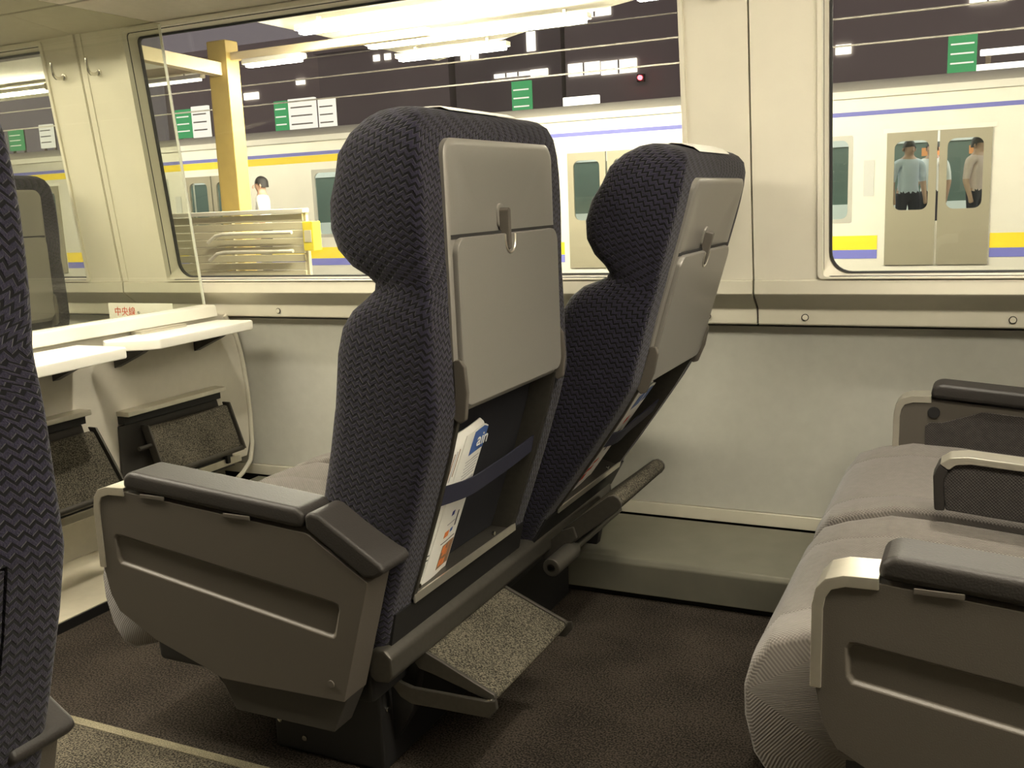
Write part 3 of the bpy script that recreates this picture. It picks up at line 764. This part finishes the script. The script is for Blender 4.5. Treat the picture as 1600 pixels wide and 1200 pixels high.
def place(o, x, y, rec, foot, label):
    o.location = (x, y, 0); o['label'] = label
    bk = [c for c in o.children if c.name.split('.')[0] == 'seat_back']; bk.sort(key=lambda c: c.location.y)
    for c, a in zip(bk, rec): c.rotation_euler[1] = math.radians(a)
bR, bG, bN = copy_tree(seatA), copy_tree(seatA), copy_tree(seatA)
place(seatA, OX, OY, (0, REC2), (0, -66), 'double train seat in the middle, its window-side back reclined')
place(bR, OX + 1.349, OY, (0, 0), (0, 0), 'double train seat at right, cushions and armrests facing left')
place(bG, OX - 2.235, OY, (0, 0), (-66, -66), 'double train seat standing behind the glass partition')
place(bN, OX - .080, .097, (0, 0), (-66, -66), 'dark double train seat cut off by the left edge')

bk = sorted([c for c in bN.children if c.name.split('.')[0] == 'seat_back'], key=lambda c: c.location.y)[1]
for c in list(bk.children):
    if c.name.split('.')[0] != 'headrest_cover': bpy.data.objects.remove(c)
q = [(rearx(z) + .0005, z) for z in (.384, .45, .56, .67, .748)]
fl = G().prism_y(q + [(x - .05, z) for x, z in reversed(q)], -.2108, .2108).done('rear_cover', NAVY, bk, off=(-PVX, 0, -PVZ)); box_uv(fl)
# ------------------------------------------------------------------ newspapers in the seat pockets
BLUE = mat('blue_print', (.05, .12, .36), .6); ORNG = mat('orange_print', (.75, .22, .05), .6); GREYP = mat('grey_print', (.38, .38, .38), .7)
BROWNP = mat('brown_print', (.28, .16, .09), .7); NAVYP = mat('navy_print', (.03, .04, .22), .7); WHT = mat('white_print', (.85, .85, .82), .6)
def newspaper(yc, ang, lab, kind):
    """folded paper standing in a pocket; drawn for the upright seat, y relative to the seat centre"""
    piv = Vector((PVX, yc, PVZ)); Mw = Matrix.Translation(piv) @ Matrix.Rotation(math.radians(ang), 4, 'Y')
    base = Vector((rearx(.386) - .024 - PVX, -.13, .3870 - PVZ))
    t = thing('newspaper', lab, 'newspaper', (0, 0, 0), 'folded newspapers in the seat pockets')
    t.matrix_world = Mw @ Matrix.Translation(base)
    k = (rearx(.70) - rearx(.39)) / .31
    H = .312
    if kind == 0: yl0, yl1, yr0, yr1 = -.074, -.032, .082, .112
    else: yl0, yl1, yr0, yr1 = -.07, -.04, .20, .22
    def P(u, v, h):
        """u across 0..1, v up 0..1, h outwards"""
        y = (yl0 + (yl1 - yl0) * v) * (1 - u) + (yr0 + (yr1 - yr0) * v) * u
        z = H * v * (1 - .05 * (1 - u) * v) - .016 * v ** 8 * (max(0., (u - .75) / .25) ** 2 + max(0., (.2 - u) / .2) ** 2)
        bulge = .006 * math.sin(PI * min(1, u * 1.1)) - .004 * u
        return (k * z + bulge + h, y, z)
    n = 12
    def slab(name, m, u0, u1, v0, v1, h0, h1, par=t, nu=6, nv=8, taper=True):
        rs = []
        for j in range(nv + 1):
            v = v0 + (v1 - v0) * j / nv
            c = 1.0 if not taper else max(.12, math.sqrt(max(0., 1 - max(0., (v - .93) / .07) ** 2)))
            hm = (h0 + h1) / 2
            rs.append([P(u0 + (u1 - u0) * i / nu, v, hm + (h1 - hm) * c) for i in range(nu + 1)] + [P(u0 + (u1 - u0) * i / nu, v, hm + (h0 - hm) * c) for i in range(nu, -1, -1)])
        return G().rings(rs).done(name, m, par, sharp=50)
    slab('folded_pages', PAPER, 0, 1, 0, 1, -.020, .004, nv=16)
    slab('outer_sheet', PAPER, .30, 1, .0, .965, .0045, .0065, taper=False)
    def print_(m, u0, u1, v0, v1, nm='print'): return slab(nm, m, u0, u1, v0, v1, .0068, .0072, taper=False, nu=3, nv=3)
    if kind == 0:
        print_(BLUE, .52, 1, .80, .955, 'blue_header')
        for i in range(6): print_(GREYP, .50 + .02 * (i % 2), .95, .755 - i * .022, .760 - i * .022)
        print_(GREYP, .42, .97, .585, .62); print_(RED, .36, .47, .535, .575)
        print_(NAVYP, .60, .68, .40, .43); print_(INK, .84, .88, .30, .40); print_(GREYP, .55, .80, .345, .352); print_(ORNG, .55, .68, .26, .30); print_(BLUE, .72, .80, .275, .30)
        print_(INK, .52, .95, .222, .228)
        pic = print_(BROWNP, .62, .98, .04, .20, 'picture')
        for (a, c) in ((.70, .08), (.82, .07), (.75, .14), (.88, .13), (.70, .17), (.90, .17)): print_(ORNG, a - .06, a + .05, c - .022, c + .022)
        for i in range(4): slab('print', BROWNP if i % 2 else GREYP, .10 + .045 * i, .115 + .045 * i, .62 + .03 * i, .86 + .01 * i, .0042, .0046, taper=False, nu=1, nv=4)
        for i in range(2): slab('print', INK, .02, .30, .16 + .03 * i, .168 + .03 * i, .0042, .0046, taper=False, nu=2, nv=1)
        slab('print', GREYP, .05, .28, .06, .14, .0042, .0046, taper=False, nu=2, nv=2)
        p0 = Vector(P(.70, .835, .0075)); th = math.atan(k)
        MT = Matrix.Translation(p0) @ Matrix(((0, math.sin(th), math.cos(th), 0), (1, 0, 0, 0), (0, math.cos(th), -math.sin(th), 0), (0, 0, 0, 1)))
        text_mesh('lettering', 'ain', .040, WHT, t, MT)
    else:
        print_(BLUE, .45, .98, .80, .93, 'blue_header'); print_(WHT, .70, .74, .80, .92); print_(RED, .60, .72, .62, .68); print_(GREYP, .55, .95, .58, .59); print_(BROWNP, .66, .80, .50, .54)
        print_(INK, .60, .66, .36, .39); print_(RED, .30, .52, .10, .16); print_(RED, .42, .60, .18, .22); print_(RED, .50, .64, .25, .28); print_(GREYP, .4, .9, .06, .065)
    return t
newspaper(CY[0], 0, 'folded newspaper with a blue header in the pocket of the near middle seat', 0)
newspaper(CY[1], REC2, 'folded newspaper with red print in the pocket of the reclined seat', 1)

# ================================================================== outside: platform, commuter train, night city
TY = 15.0
SILVER = mat('stainless_train_body', (.72, .70, .60), .45, metal=.25, noise=.03, nscale=3)
TROOF = mat('train_roof_grey', (.42, .40, .34), .6); TGUT = mat('train_gutter', (.80, .78, .68), .5)
YEL = mat('yellow_stripe', (.86, .66, .02), .5); BLS = mat('blue_stripe', (.16, .17, .52), .5)
TIN = mat('train_interior', (.62, .64, .62), .6); TDOOR = mat('train_door', (.30, .275, .195), .45, metal=.3)
TGLASS = glass_mat('train_glass', (.80, .84, .82), .8)
PLATF = mat('platform_asphalt', (.16, .15, .13), .8, noise=.1, nscale=3)
tr = thing('commuter_train', 'silver commuter train with yellow and blue stripes beyond the platform', 'train', (-6, TY, -1.1))
TO = (6, -TY, 1.1)
DOORS = [-18.4, -13.55, -5.5, -.70, 4.1]
DW = .66
ops = []                                     # window openings between doors
for a, b in zip(DOORS, DOORS[1:]):
    x0, x1 = a + DW + .55, b - DW - .45
    if b - a > 6: ops += [(-11.2, -9.35), (-9.05, -7.2)]
    else: ops.append((x0, x1))
TX0, TX1 = -22., 7.
g = G(); g.box(TX0, TX1, TY, TY + .08, -1.0, .58); g.box(TX0, TX1, TY, TY + .08, 1.80, 2.36)
xs = sorted([(d - DW, d + DW) for d in DOORS] + ops)
cur = TX0
for a, b in xs: g.box(cur, a, TY, TY + .08, .58, 1.80); cur = b
g.box(cur, TX1, TY, TY + .08, .58, 1.80)
g.done('side_wall', SILVER, tr, off=TO)
G().prism_x([(TY - .04, 2.34), (TY - .05, 2.40), (TY - .02, 2.44), (TY + .25, 2.55), (TY + .9, 2.62), (TY + 2.7, 2.62), (TY + 2.8, 2.34)], TX0, TX1).done('roof', TROOF, tr, off=TO)
G().prism_x([(TY - .052, 2.30), (TY - .052, 2.40), (TY, 2.40), (TY, 2.30)], TX0, TX1).done('gutter', TGUT, tr, off=TO)
def band(m, z0, z1, nm, x0=TX0, x1=TX1): G().box(x0, x1, TY - .006, TY - .001, z0, z1).done(nm, m, tr, off=TO)
band(BLS, 2.06, 2.12, 'stripe'); band(YEL, 1.93, 2.055, 'stripe', TX0, -7.2)
cur = TX0
for d in DOORS + [TX1 + DW]:
    if d - DW > cur: band(YEL, .20, .40, 'stripe', cur, d - DW - .10); band(BLS, .075, .20, 'stripe', cur, d - DW - .10)
    cur = d + DW + .02
for d in DOORS:
    for s in (-1, 1):
        x0, x1 = (d - DW, d - .015) if s < 0 else (d + .015, d + DW)
        dr = G(); wx0, wx1 = x0 + .10, x1 - .10
        inner = rrect(wx0, wx1, .74, 1.68, .10, 5); cor = [(x1, 1.80), (x0, 1.80), (x0, -.02), (x1, -.02)]
        per = len(inner) // 4
        vi = [dr.bm.verts.new((x, TY + .02, z)) for x, z in inner]; vc = [dr.bm.verts.new((x, TY + .02, z)) for x, z in cor]
        for i in range(len(vi)):
            j = (i + 1) % len(vi); a, b = vc[i // per], vc[j // per]
            if a is b: dr.bm.faces.new((vi[i], vi[j], a))
            else: dr.bm.faces.new((vi[i], vi[j], b, a))
        ret = bmesh.ops.extrude_face_region(dr.bm, geom=list(dr.bm.faces))
        bmesh.ops.translate(dr.bm, verts=[v for v in ret['geom'] if isinstance(v, bmesh.types.BMVert)], vec=(0, -.05, 0))
        do = dr.done('door', TDOOR, tr, off=TO)
        G().hexa([(x, TY + .005, z) for x, z in inner], [(x, TY + .01, z) for x, z in inner]).done('door_pane', TGLASS, do, off=TO)
    G().box(d - DW - .05, d + DW + .05, TY - .02, TY + .001, 1.80, 1.86).done('door_lintel', TGUT, tr, off=TO)
    G().box(d - DW - .30, d - DW - .16, TY - .012, TY + .001, .95, 1.45).done('notice_panel', mat('notice', (.55, .56, .52), .5), tr, off=TO)
for a, b in ops:
    wn = thing('window', None, None)
    wn.parent = tr; wn.location = ((a + b) / 2 + 6, 0, .58 + 1.1)
    o2 = (-(a + b) / 2, -TY, -.58)
    inn = rrect(a + .06, b - .06, .64, 1.74, .10, 5)
    G().hexa([(x, TY + .03, z) for x, z in inn], [(x, TY + .035, z) for x, z in inn]).done('pane', TGLASS, wn, off=o2)
    g = G(); L = len(inn); oo = rrect(a, b, .58, 1.80, .03, 5)
    A = [[g.bm.verts.new((x, y, z)) for x, z in q] for q, y in ((oo, TY - .004), (inn, TY - .004), (inn, TY + .03))]
    for q in range(2):
        for k in range(L): g.bm.faces.new((A[q][k], A[q][(k + 1) % L], A[q + 1][(k + 1) % L], A[q + 1][k]))
    g.done('window_frame', mat('train_window_frame', (.45, .44, .38), .5, metal=.3), wn, off=o2)
# inside of the train
G().box(TX0, TX1, TY + .10, TY + 2.7, -.02, 0).done('inner_floor', mat('train_floor', (.2, .2, .2), .7), tr, off=TO)
G().box(TX0, TX1, TY + .10, TY + 2.7, 2.25, 2.30).done('inner_ceiling', TIN, tr, off=TO)
g = G(); g.box(TX0, TX1, TY + 2.70, TY + 2.78, -1, .8); g.box(TX0, TX1, TY + 2.70, TY + 2.78, 1.75, 2.36); g.done('inner_wall', TIN, tr, off=TO)
G().box(TX0, TX1, TY + 2.74, TY + 2.76, .8, 1.75).done('far_pane', mat('dark_far_glass', (.10, .14, .12), .2), tr, off=TO)
for d in DOORS[1:]:
    for dx in (.8, -.8):
        G().tube([(d + dx, TY + .35, 0), (d + dx, TY + .35, 2.25)], .018, 8).done('grab_pole', ALU, tr, off=TO)
G().box(TX0, TX1, TY + .9, TY + 1.1, 2.20, 2.248).done('train_lamp', emit('train_lamp', (1, .97, .88), 9), tr, off=TO)
G().box(TX0, TX1, TY + 1.9, TY + 2.1, 2.20, 2.248).done('train_lamp', emit('train_lamp', (1, .97, .88), 9), tr, off=TO)
for x in (-1.0, -.35): G().box(x, x + .35, TY + 1.45, TY + 1.46, 1.50, 1.62).done('hanging_notice', mat('notice_orange', (.75, .30, .10), .6), tr, off=TO)

# people ------------------------------------------------------------
SKIN = mat('skin', (.55, .34, .24), .6); HAIR = mat('dark_hair', (.012, .010, .010), .6); TROU = mat('dark_trousers', (.03, .03, .045), .8)
def person(loc, rz, label, shirt, sit=False, arm=0.):
    J = {'pelvis': (0, 0, .96), 'waist': (0, 0, 1.08), 'chest': (0, -.01, 1.28), 'neckb': (0, .0, 1.42), 'neck': (0, -.01, 1.50), 'head': (0, -.025, 1.58), 'crown': (0, -.015, 1.67)}
    R = {'pelvis': (.16, .11), 'waist': (.145, .10), 'chest': (.17, .115), 'neckb': (.085, .075), 'neck': (.056, .056), 'head': (.077, .095), 'crown': (.066, .082)}
    E = [('pelvis', 'waist'), ('waist', 'chest'), ('chest', 'neckb'), ('neckb', 'neck'), ('neck', 'head'), ('head', 'crown')]
    for s, n in ((-1, 'l'), (1, 'r')):
        fw = -.18 * arm if s > 0 else 0
        J.update({n + 'sh': (s * .185, 0, 1.38), n + 'el': (s * .235, .02 + fw * .4, 1.11), n + 'wr': (s * .235, -.06 + fw, .88 + .22 * arm * (s > 0)), n + 'hand': (s * .232, -.075 + fw * 1.3, .80 + .30 * arm * (s > 0)),
                  n + 'hip': (s * .095, 0, .90), n + 'kn': (s * .10, -.02, .50), n + 'an': (s * .10, .01, .09), n + 'toe': (s * .11, -.15, .035)})
        R.update({n + 'sh': (.070, .070), n + 'el': (.046, .046), n + 'wr': (.031, .027), n + 'hand': (.040, .020), n + 'hip': (.092, .095), n + 'kn': (.062, .064), n + 'an': (.043, .046), n + 'toe': (.042, .032)})
        E += [('neckb', n + 'sh'), (n + 'sh', n + 'el'), (n + 'el', n + 'wr'), (n + 'wr', n + 'hand'), ('pelvis', n + 'hip'), (n + 'hip', n + 'kn'), (n + 'kn', n + 'an'), (n + 'an', n + 'toe')]
    ks = list(J); me = bpy.data.meshes.new('person'); me.from_pydata([J[k] for k in ks], [(ks.index(a), ks.index(b)) for a, b in E], [])
    o = bpy.data.objects.new('person', me); COL.objects.link(o)
    md = o.modifiers.new('skin', 'SKIN'); md.use_smooth_shade = True
    for i, k in enumerate(ks):
        sv = me.skin_vertices[0].data[i]; sv.radius = R[k]; sv.use_root = (k == 'pelvis')
    o.modifiers.new('sub', 'SUBSURF').levels = 2
    dg = bpy.context.evaluated_depsgraph_get(); dg.update()
    m2 = bpy.data.meshes.new_from_object(o.evaluated_get(dg)); bpy.data.objects.remove(o)
    for m in (SKIN, shirt, TROU): m2.materials.append(m)
    for p in m2.polygons:
        c = p.center; p.use_smooth = True
        if c.z < .98 and abs(c.x) < .20: p.material_index = 2
        elif c.z < 1.455 and not (abs(c.x) > .15 and c.z < 1.13): p.material_index = 1
    o = bpy.data.objects.new('person', m2); COL.objects.link(o); o.location = loc; o.rotation_euler = (0, 0, rz)
    tag(o, label, 'person')
    # hair cap
    rs = []
    for i in range(7):
        a = PI / 2 * i / 6; r = math.cos(a); z = 1.615 + .105 * math.sin(a)
        rs.append([(.088 * max(r, .05) * math.cos(2 * PI * k / 16), -.010 + (.108 if math.sin(2 * PI * k / 16) > 0 else .088) * max(r, .05) * math.sin(2 * PI * k / 16), z - (.055 if i == 0 and math.sin(2 * PI * k / 16) > -.2 else 0)) for k in range(16)])
    G().rings(rs, cap0=False).done('hair', HAIR, o)
    g = G()
    for s in (-1, 1): g.tube([(s * .085, -.01, 1.555), (s * .094, -.005, 1.58), (s * .087, -.01, 1.605)], [.008, .014, .008], 8)
    g.tube([(0, -.112, 1.60), (0, -.128, 1.565), (0, -.118, 1.552)], [.008, .014, .010], 8); g.done('ears_and_nose', SKIN, o)
    return o
SH1 = mat('white_shirt', (.84, .85, .84), .8); SH2 = mat('pale_blue_shirt', (.60, .66, .74), .8); SH3 = mat('pinkish_shirt', (.72, .55, .50), .8)
person((-9.35, 11.35, -.13), math.radians(-60), 'person in a white shirt standing on the platform behind the railing', SH1)
person((-1.12, TY + .62, .0), math.radians(30), 'person in a pale blue shirt inside the far train, left door window', SH2)
person((-.82, TY + .95, .0), math.radians(-20), 'person in a white shirt inside the far train, left door window', SH1)
person((-.22, TY + .50, .0), math.radians(60), 'person in a pale shirt inside the far train, right door window', SH3, arm=.6)
person((-10.9, TY + .60, .0), math.radians(140), 'person in a blue shirt inside the far train window beside the near seat', SH2)

# platform ----------------------------------------------------------
struct(G().box(-26, 9, 3.6, 13.4, -.45, -.13).done('platform', PLATF), 'station platform between the two trains')
struct(G().box(-60, 60, -30, 80, -1.4, -1.2).done('ground', mat('ballast', (.06, .055, .05), .9, noise=.2, nscale=2)), 'dark track bed')
CREAMP = mat('cream_fence_paint', (.62, .57, .38), .6); YCOL = mat('ochre_column_paint', (.52, .385, .12), .5, noise=.10, nscale=4); YBOX = mat('yellow_box_paint', (.82, .68, .06), .5)
# slatted stair railing
fx0, fx1, FY = -9.6, -7.35, 9.6
fn = thing('stair_railing', 'cream slatted stair railing on the platform seen through the big window', 'railing', ((fx0 + fx1) / 2, FY, -.13))
fo = (-(fx0 + fx1) / 2, -FY, .13)
for i in range(12): G().box(fx0, fx1, FY, FY + .03, -.08 + i * .095, .008 + i * .095).done('slat', CREAMP, fn, off=fo, bevel=.006, seg=1)
G().box(fx0 - .05, fx1 + .05, FY - .05, FY + .08, 1.062, 1.115).done('top_rail', mat('pale_rail', (.78, .74, .60), .4), fn, off=fo, bevel=.012)
for x in (fx0, (fx0 + fx1) / 2, fx1): G().box(x - .03, x + .03, FY + .031, FY + .08, -.13, 1.06).done('post', CREAMP, fn, off=fo)
for z in (.84, .62): G().tube([(-8.75, FY - .09, z - .10), (-8.62, FY - .09, z - .02), (-8.5, FY - .09, z), (-7.45, FY - .09, z)], .022, 8).done('handrail', mat('pale_rail', (.78, .74, .60), .4), fn, off=fo)
yb = thing('yellow_box', 'small yellow box on the end of the platform railing', 'box', (-7.21, FY - .02, .62))
G().box(-.075, .075, -.08, .08, 0, .34).done('body', YBOX, yb, bevel=.012); G().box(-.05, .05, -.086, -.080, .10, .24).done('cover', CREAMP, yb, bevel=.002)
# column and canopy
cl = thing('canopy_column', 'ochre yellow platform column carrying the canopy beams', 'column', (-8.84, 10.2, -.13))
G().box(-.155, .155, -.12, .12, 0, 3.35).done('shaft', YCOL, cl, bevel=.02); G().box(-.26, .26, -.20, .20, 0, .25).done('base', YCOL, cl, bevel=.02)
BEAM = mat('cream_beam_paint', (.62, .52, .34), .5)
G().hexa([(-.07, -.10, 2.92), (.07, -.10, 2.92), (.07, -.10, 3.08), (-.07, -.10, 3.08)], [(-.07, -2.4, 3.02), (.07, -2.4, 3.02), (.07, -2.4, 3.18), (-.07, -2.4, 3.18)]).done('arm', BEAM, cl, bevel=.01)
G().box(-3.2, -.15, -.05, .05, 3.02, 3.12).done('beam', BEAM, cl, bevel=.01)
G().box(.15, 3.0, -.05, .05, 3.10, 3.20).done('beam', BEAM, cl, bevel=.01)
CANW = mat('canopy_soffit', (.82, .79, .68), .7)
def canopy(pts, label, lamps):
    cx = sum(p[0] for p in pts) / len(pts); cy = sum(p[1] for p in pts) / len(pts)
    c = thing('platform_canopy', label, 'canopy', (cx, cy, 3.22), 'platform canopies')
    G().prism_z(pts, 3.22, 3.34).done('soffit', CANW, c, off=(-cx, -cy, -3.22))
    for i, (x0, x1, y) in enumerate(lamps):
        G().box(x0, x1, y - .07, y + .07, 3.09, 3.15).done('lamp_housing', CANW, c, off=(-cx, -cy, -3.22))
        G().box(x0 + .05, x1 - .05, y - .05, y + .05, 3.05, 3.089).done('fluorescent_tube', emit('platform_tube', (1, .93, .74), PLAT), c, off=(-cx, -cy, -3.22))
        for x in (x0 + .3, x1 - .3): G().box(x - .02, x + .02, y - .02, y + .02, 3.15, 3.22).done('hanger', CANW, c, off=(-cx, -cy, -3.22))
canopy([(-7.65, 7.6), (-7.65, 13.6), (-5.0, 11.75), (-3.5, 10.9), (6, 10.6), (6, 7.6)], 'bright platform canopy at the top of the big window', [(-7.2, -4.2, 11.0), (-7.2, -4.2, 9.6), (-3.4, -.4, 10.2), (.4, 3.4, 10.2), (-7.0, -4.0, 8.4), (-7.5, -5.8, 12.2)])
canopy([(-20, 9.6), (-20, 12.6), (-11.4, 12.6), (-11.4, 9.6)], 'platform canopy seen through the far left window', [(-19, -16, 11.2), (-15.6, -12.6, 11.2)])
lb = thing('canopy_lamp', 'long white lamp bar hanging left of the ochre column', 'lamp', (-10.3, 10.2, 2.78), 'lamps on the platform beams')
G().box(-1.1, 1.1, -.05, .05, .03, .08).done('housing', CANW, lb, bevel=.01); G().box(-1.05, 1.05, -.03, .03, 0, .029).done('tube', emit('beam_tube', (1, .95, .80), 3.0), lb)
for x in (-.8, .8): G().box(x - .015, x + .015, -.015, .015, .08, .112).done('hanger', CANW, lb)
bl = thing('canopy_lamp', 'slim white fluorescent lamp hanging under the beam right of the column', 'lamp', (-8.05, 10.2, 2.90))
G().box(-.02, .02, -.02, .02, .07, .075).done('stem', CANW, bl)
G().box(-.45, .45, -.08, .08, 0, .07).done('housing', CANW, bl, bevel=.02); G().box(-.40, .40, -.05, .05, -.03, -.001).done('tube', emit('platform_tube', (1, .93, .74), PLAT), bl)

# advertising boards above the far train
GRN = emit('green_backlit_board', (.10, .46, .17), .55); WBD = emit('white_backlit_board', (1, .95, .82), .75); BRN = mat('brown_shed', (.16, .12, .08), .8)
def board(x0, x1, z0, z1, m, lab, y=22., cat='sign'):
    t = thing('advertising_board', lab, cat, ((x0 + x1) / 2, y, z0), 'boards beyond the far train')
    w = (x1 - x0) / 2; h = z1 - z0
    b = G().box(-w, w, -.05, .05, 0, h).done('face', m, t, bevel=.01)
    for i in range(3): G().box(-w * .8, w * .8, -.058, -.051, h * (.22 + .25 * i), h * (.26 + .25 * i)).done('printed_line', WBD if m is GRN else mat('grey_line', (.5, .45, .4), .6), b)
    for s in (-1, 1): G().box(s * w * .8 - .03, s * w * .8 + .03, .051, .11, -4.4, h).done('leg', BRN, t)
board(-20.95, -20.40, 3.22, 4.0, GRN, 'green board just left of the ochre column above the far train')
board(-20.35, -19.75, 3.2, 4.05, WBD, 'white board just left of the ochre column above the far train')
board(-17.45, -17.02, 3.16, 3.96, GRN, 'green board right of the ochre column above the far train')
board(-16.98, -16.12, 3.12, 3.98, WBD, 'wide white board right of the ochre column, beside a green one')
board(-16.02, -15.5, 3.12, 3.92, WBD, 'narrow white board nearest the navy seat headrest')
board(-10.4, -9.9, 3.1, 3.86, GRN, 'green board above the navy seat headrest')
board(-.92, -.40, 3.2, 3.92, GRN, 'green board at the upper right of the right window')
board(-26.5, -25.95, 3.28, 3.98, WBD, 'white board in the far left window')
board(-27.9, -27.3, 3.28, 3.9, GRN, 'green board in the far left window')
for i, (x0, x1, z0, z1) in enumerate(((-.35, 3., 3.5, 3.62), (-.45, 3., 3.2, 3.34), (-9.2, -8.3, 3.2, 3.42))):
    t = thing('lit_sign_bar', ('upper white lit bar beside the green board at right', 'lower white lit bar beside the green board at right', 'pale lit bar right of the green board above the headrest')[i], 'sign', (x0, 22.2, z0))
    G().box(0, x1 - x0, 0, .1, 0, z1 - z0).done('panel', emit('sign_white', (1, .96, .85), 1.6), t, bevel=.02)
    G().box(.1 + .5 * i, .2 + .5 * i, .101, .16, -4.5, 0).done('leg', BRN, t)
struct(G().box(-60, 20, 24.2, 24.6, -1.2, 3.35).done('platform_fence', BRN), 'brown fence beyond the far train')

# buildings at night
BLD = [mat('night_building_a', (.50, .43, .42), .8), mat('night_building_b', (.62, .53, .50), .8), mat('night_building_c', (.38, .33, .33), .8)]
LITW = emit('lit_window', (1, .96, .82), 1.5)
def building(x0, x1, y, h, m, lab, lit):
    t = thing('city_building', lab, 'building', ((x0 + x1) / 2, y, -1.2), 'dark buildings beyond the station')
    cx = (x0 + x1) / 2
    G().box(x0 - cx, x1 - cx, 0, 10, 0, h + 1.2).done('wall', m, t)
    G().box(x0 - cx - .2, x1 - cx + .2, -.2, 10, h + 1.2, h + 1.7).done('parapet', m, t)
    for (a, b, z0, z1) in lit:
        w = G().box(a - cx, b - cx, -.08, .02, z0 + 1.2, z1 + 1.2).done('window', LITW, t)
        nb = max(1, int((b - a) / .8))
        for i in range(1, nb): G().box(a - cx + (b - a) * i / nb - .05, a - cx + (b - a) * i / nb + .05, -.12, -.081, z0 + 1.2, z1 + 1.2).done('mullion', m, w)
building(-60, -44, 62, 13, BLD[1], 'dark building at the far left beyond the platform', [(-52, -50.6, 9.5, 10), (-47, -46.2, 10.2, 10.6)])
building(-43.5, -33, 60, 11.8, BLD[0], 'dark building behind the canopy beams with a few lit windows', [(-38.8, -38.3, 10.9, 11.3), (-37.9, -37.4, 10.9, 11.3)])
building(-32.5, -24.9, 60, 16, BLD[2], 'tall dark building right of the canopy glare with lit windows', [(-32.0, -31.3, 10.3, 10.9), (-31.2, -30.7, 10.3, 10.9), (-31.8, -29.9, 11.9, 12.1), (-29.6, -27.0, 8.95, 9.2), (-27.2, -26.6, 10.4, 11.6), (-27.0, -25.8, 8.85, 9.25)])
building(-24.6, -12, 60, 15, BLD[0], 'wide dark building left of the cream pillar with a row of lit windows', [(-24.4, -22.3, 8.6, 9.35), (-22.2, -19.9, 8.5, 9.3), (-23.6, -21.5, 12.0, 12.5)])
building(-11.5, 8, 58, 14, BLD[1], 'dark building filling the top of the right window', [(-8.0, -7.2, 8.1, 8.6), (-1.5, .2, 9.9, 10.3)])
sg = thing('signal_lamp', 'small red light on the dark building wall', 'lamp', (-19.6, 59.7, 8.1))
G().cyl((0, 0, 0), (0, -.15, 0), .14, 12).done('lens', emit('red_lamp', (1, .08, .10), 6), sg); G().box(-.22, .22, 0, .3, -.22, .22).done('case', BLK, sg)
# overhead wires
for i, (y, z) in enumerate(((13.9, 2.88), (13.9, 3.22), (16.5, 4.0))):
    tag(G().tube([(-40, y, z), (30, y, z)], .012, 6).done('overhead_wire', mat('wire', (.55, .52, .45), .5)), ('lowest overhead wire above the far train', 'second overhead wire above the far train', 'highest overhead wire above the far train')[i], 'wire', 'overhead wires')
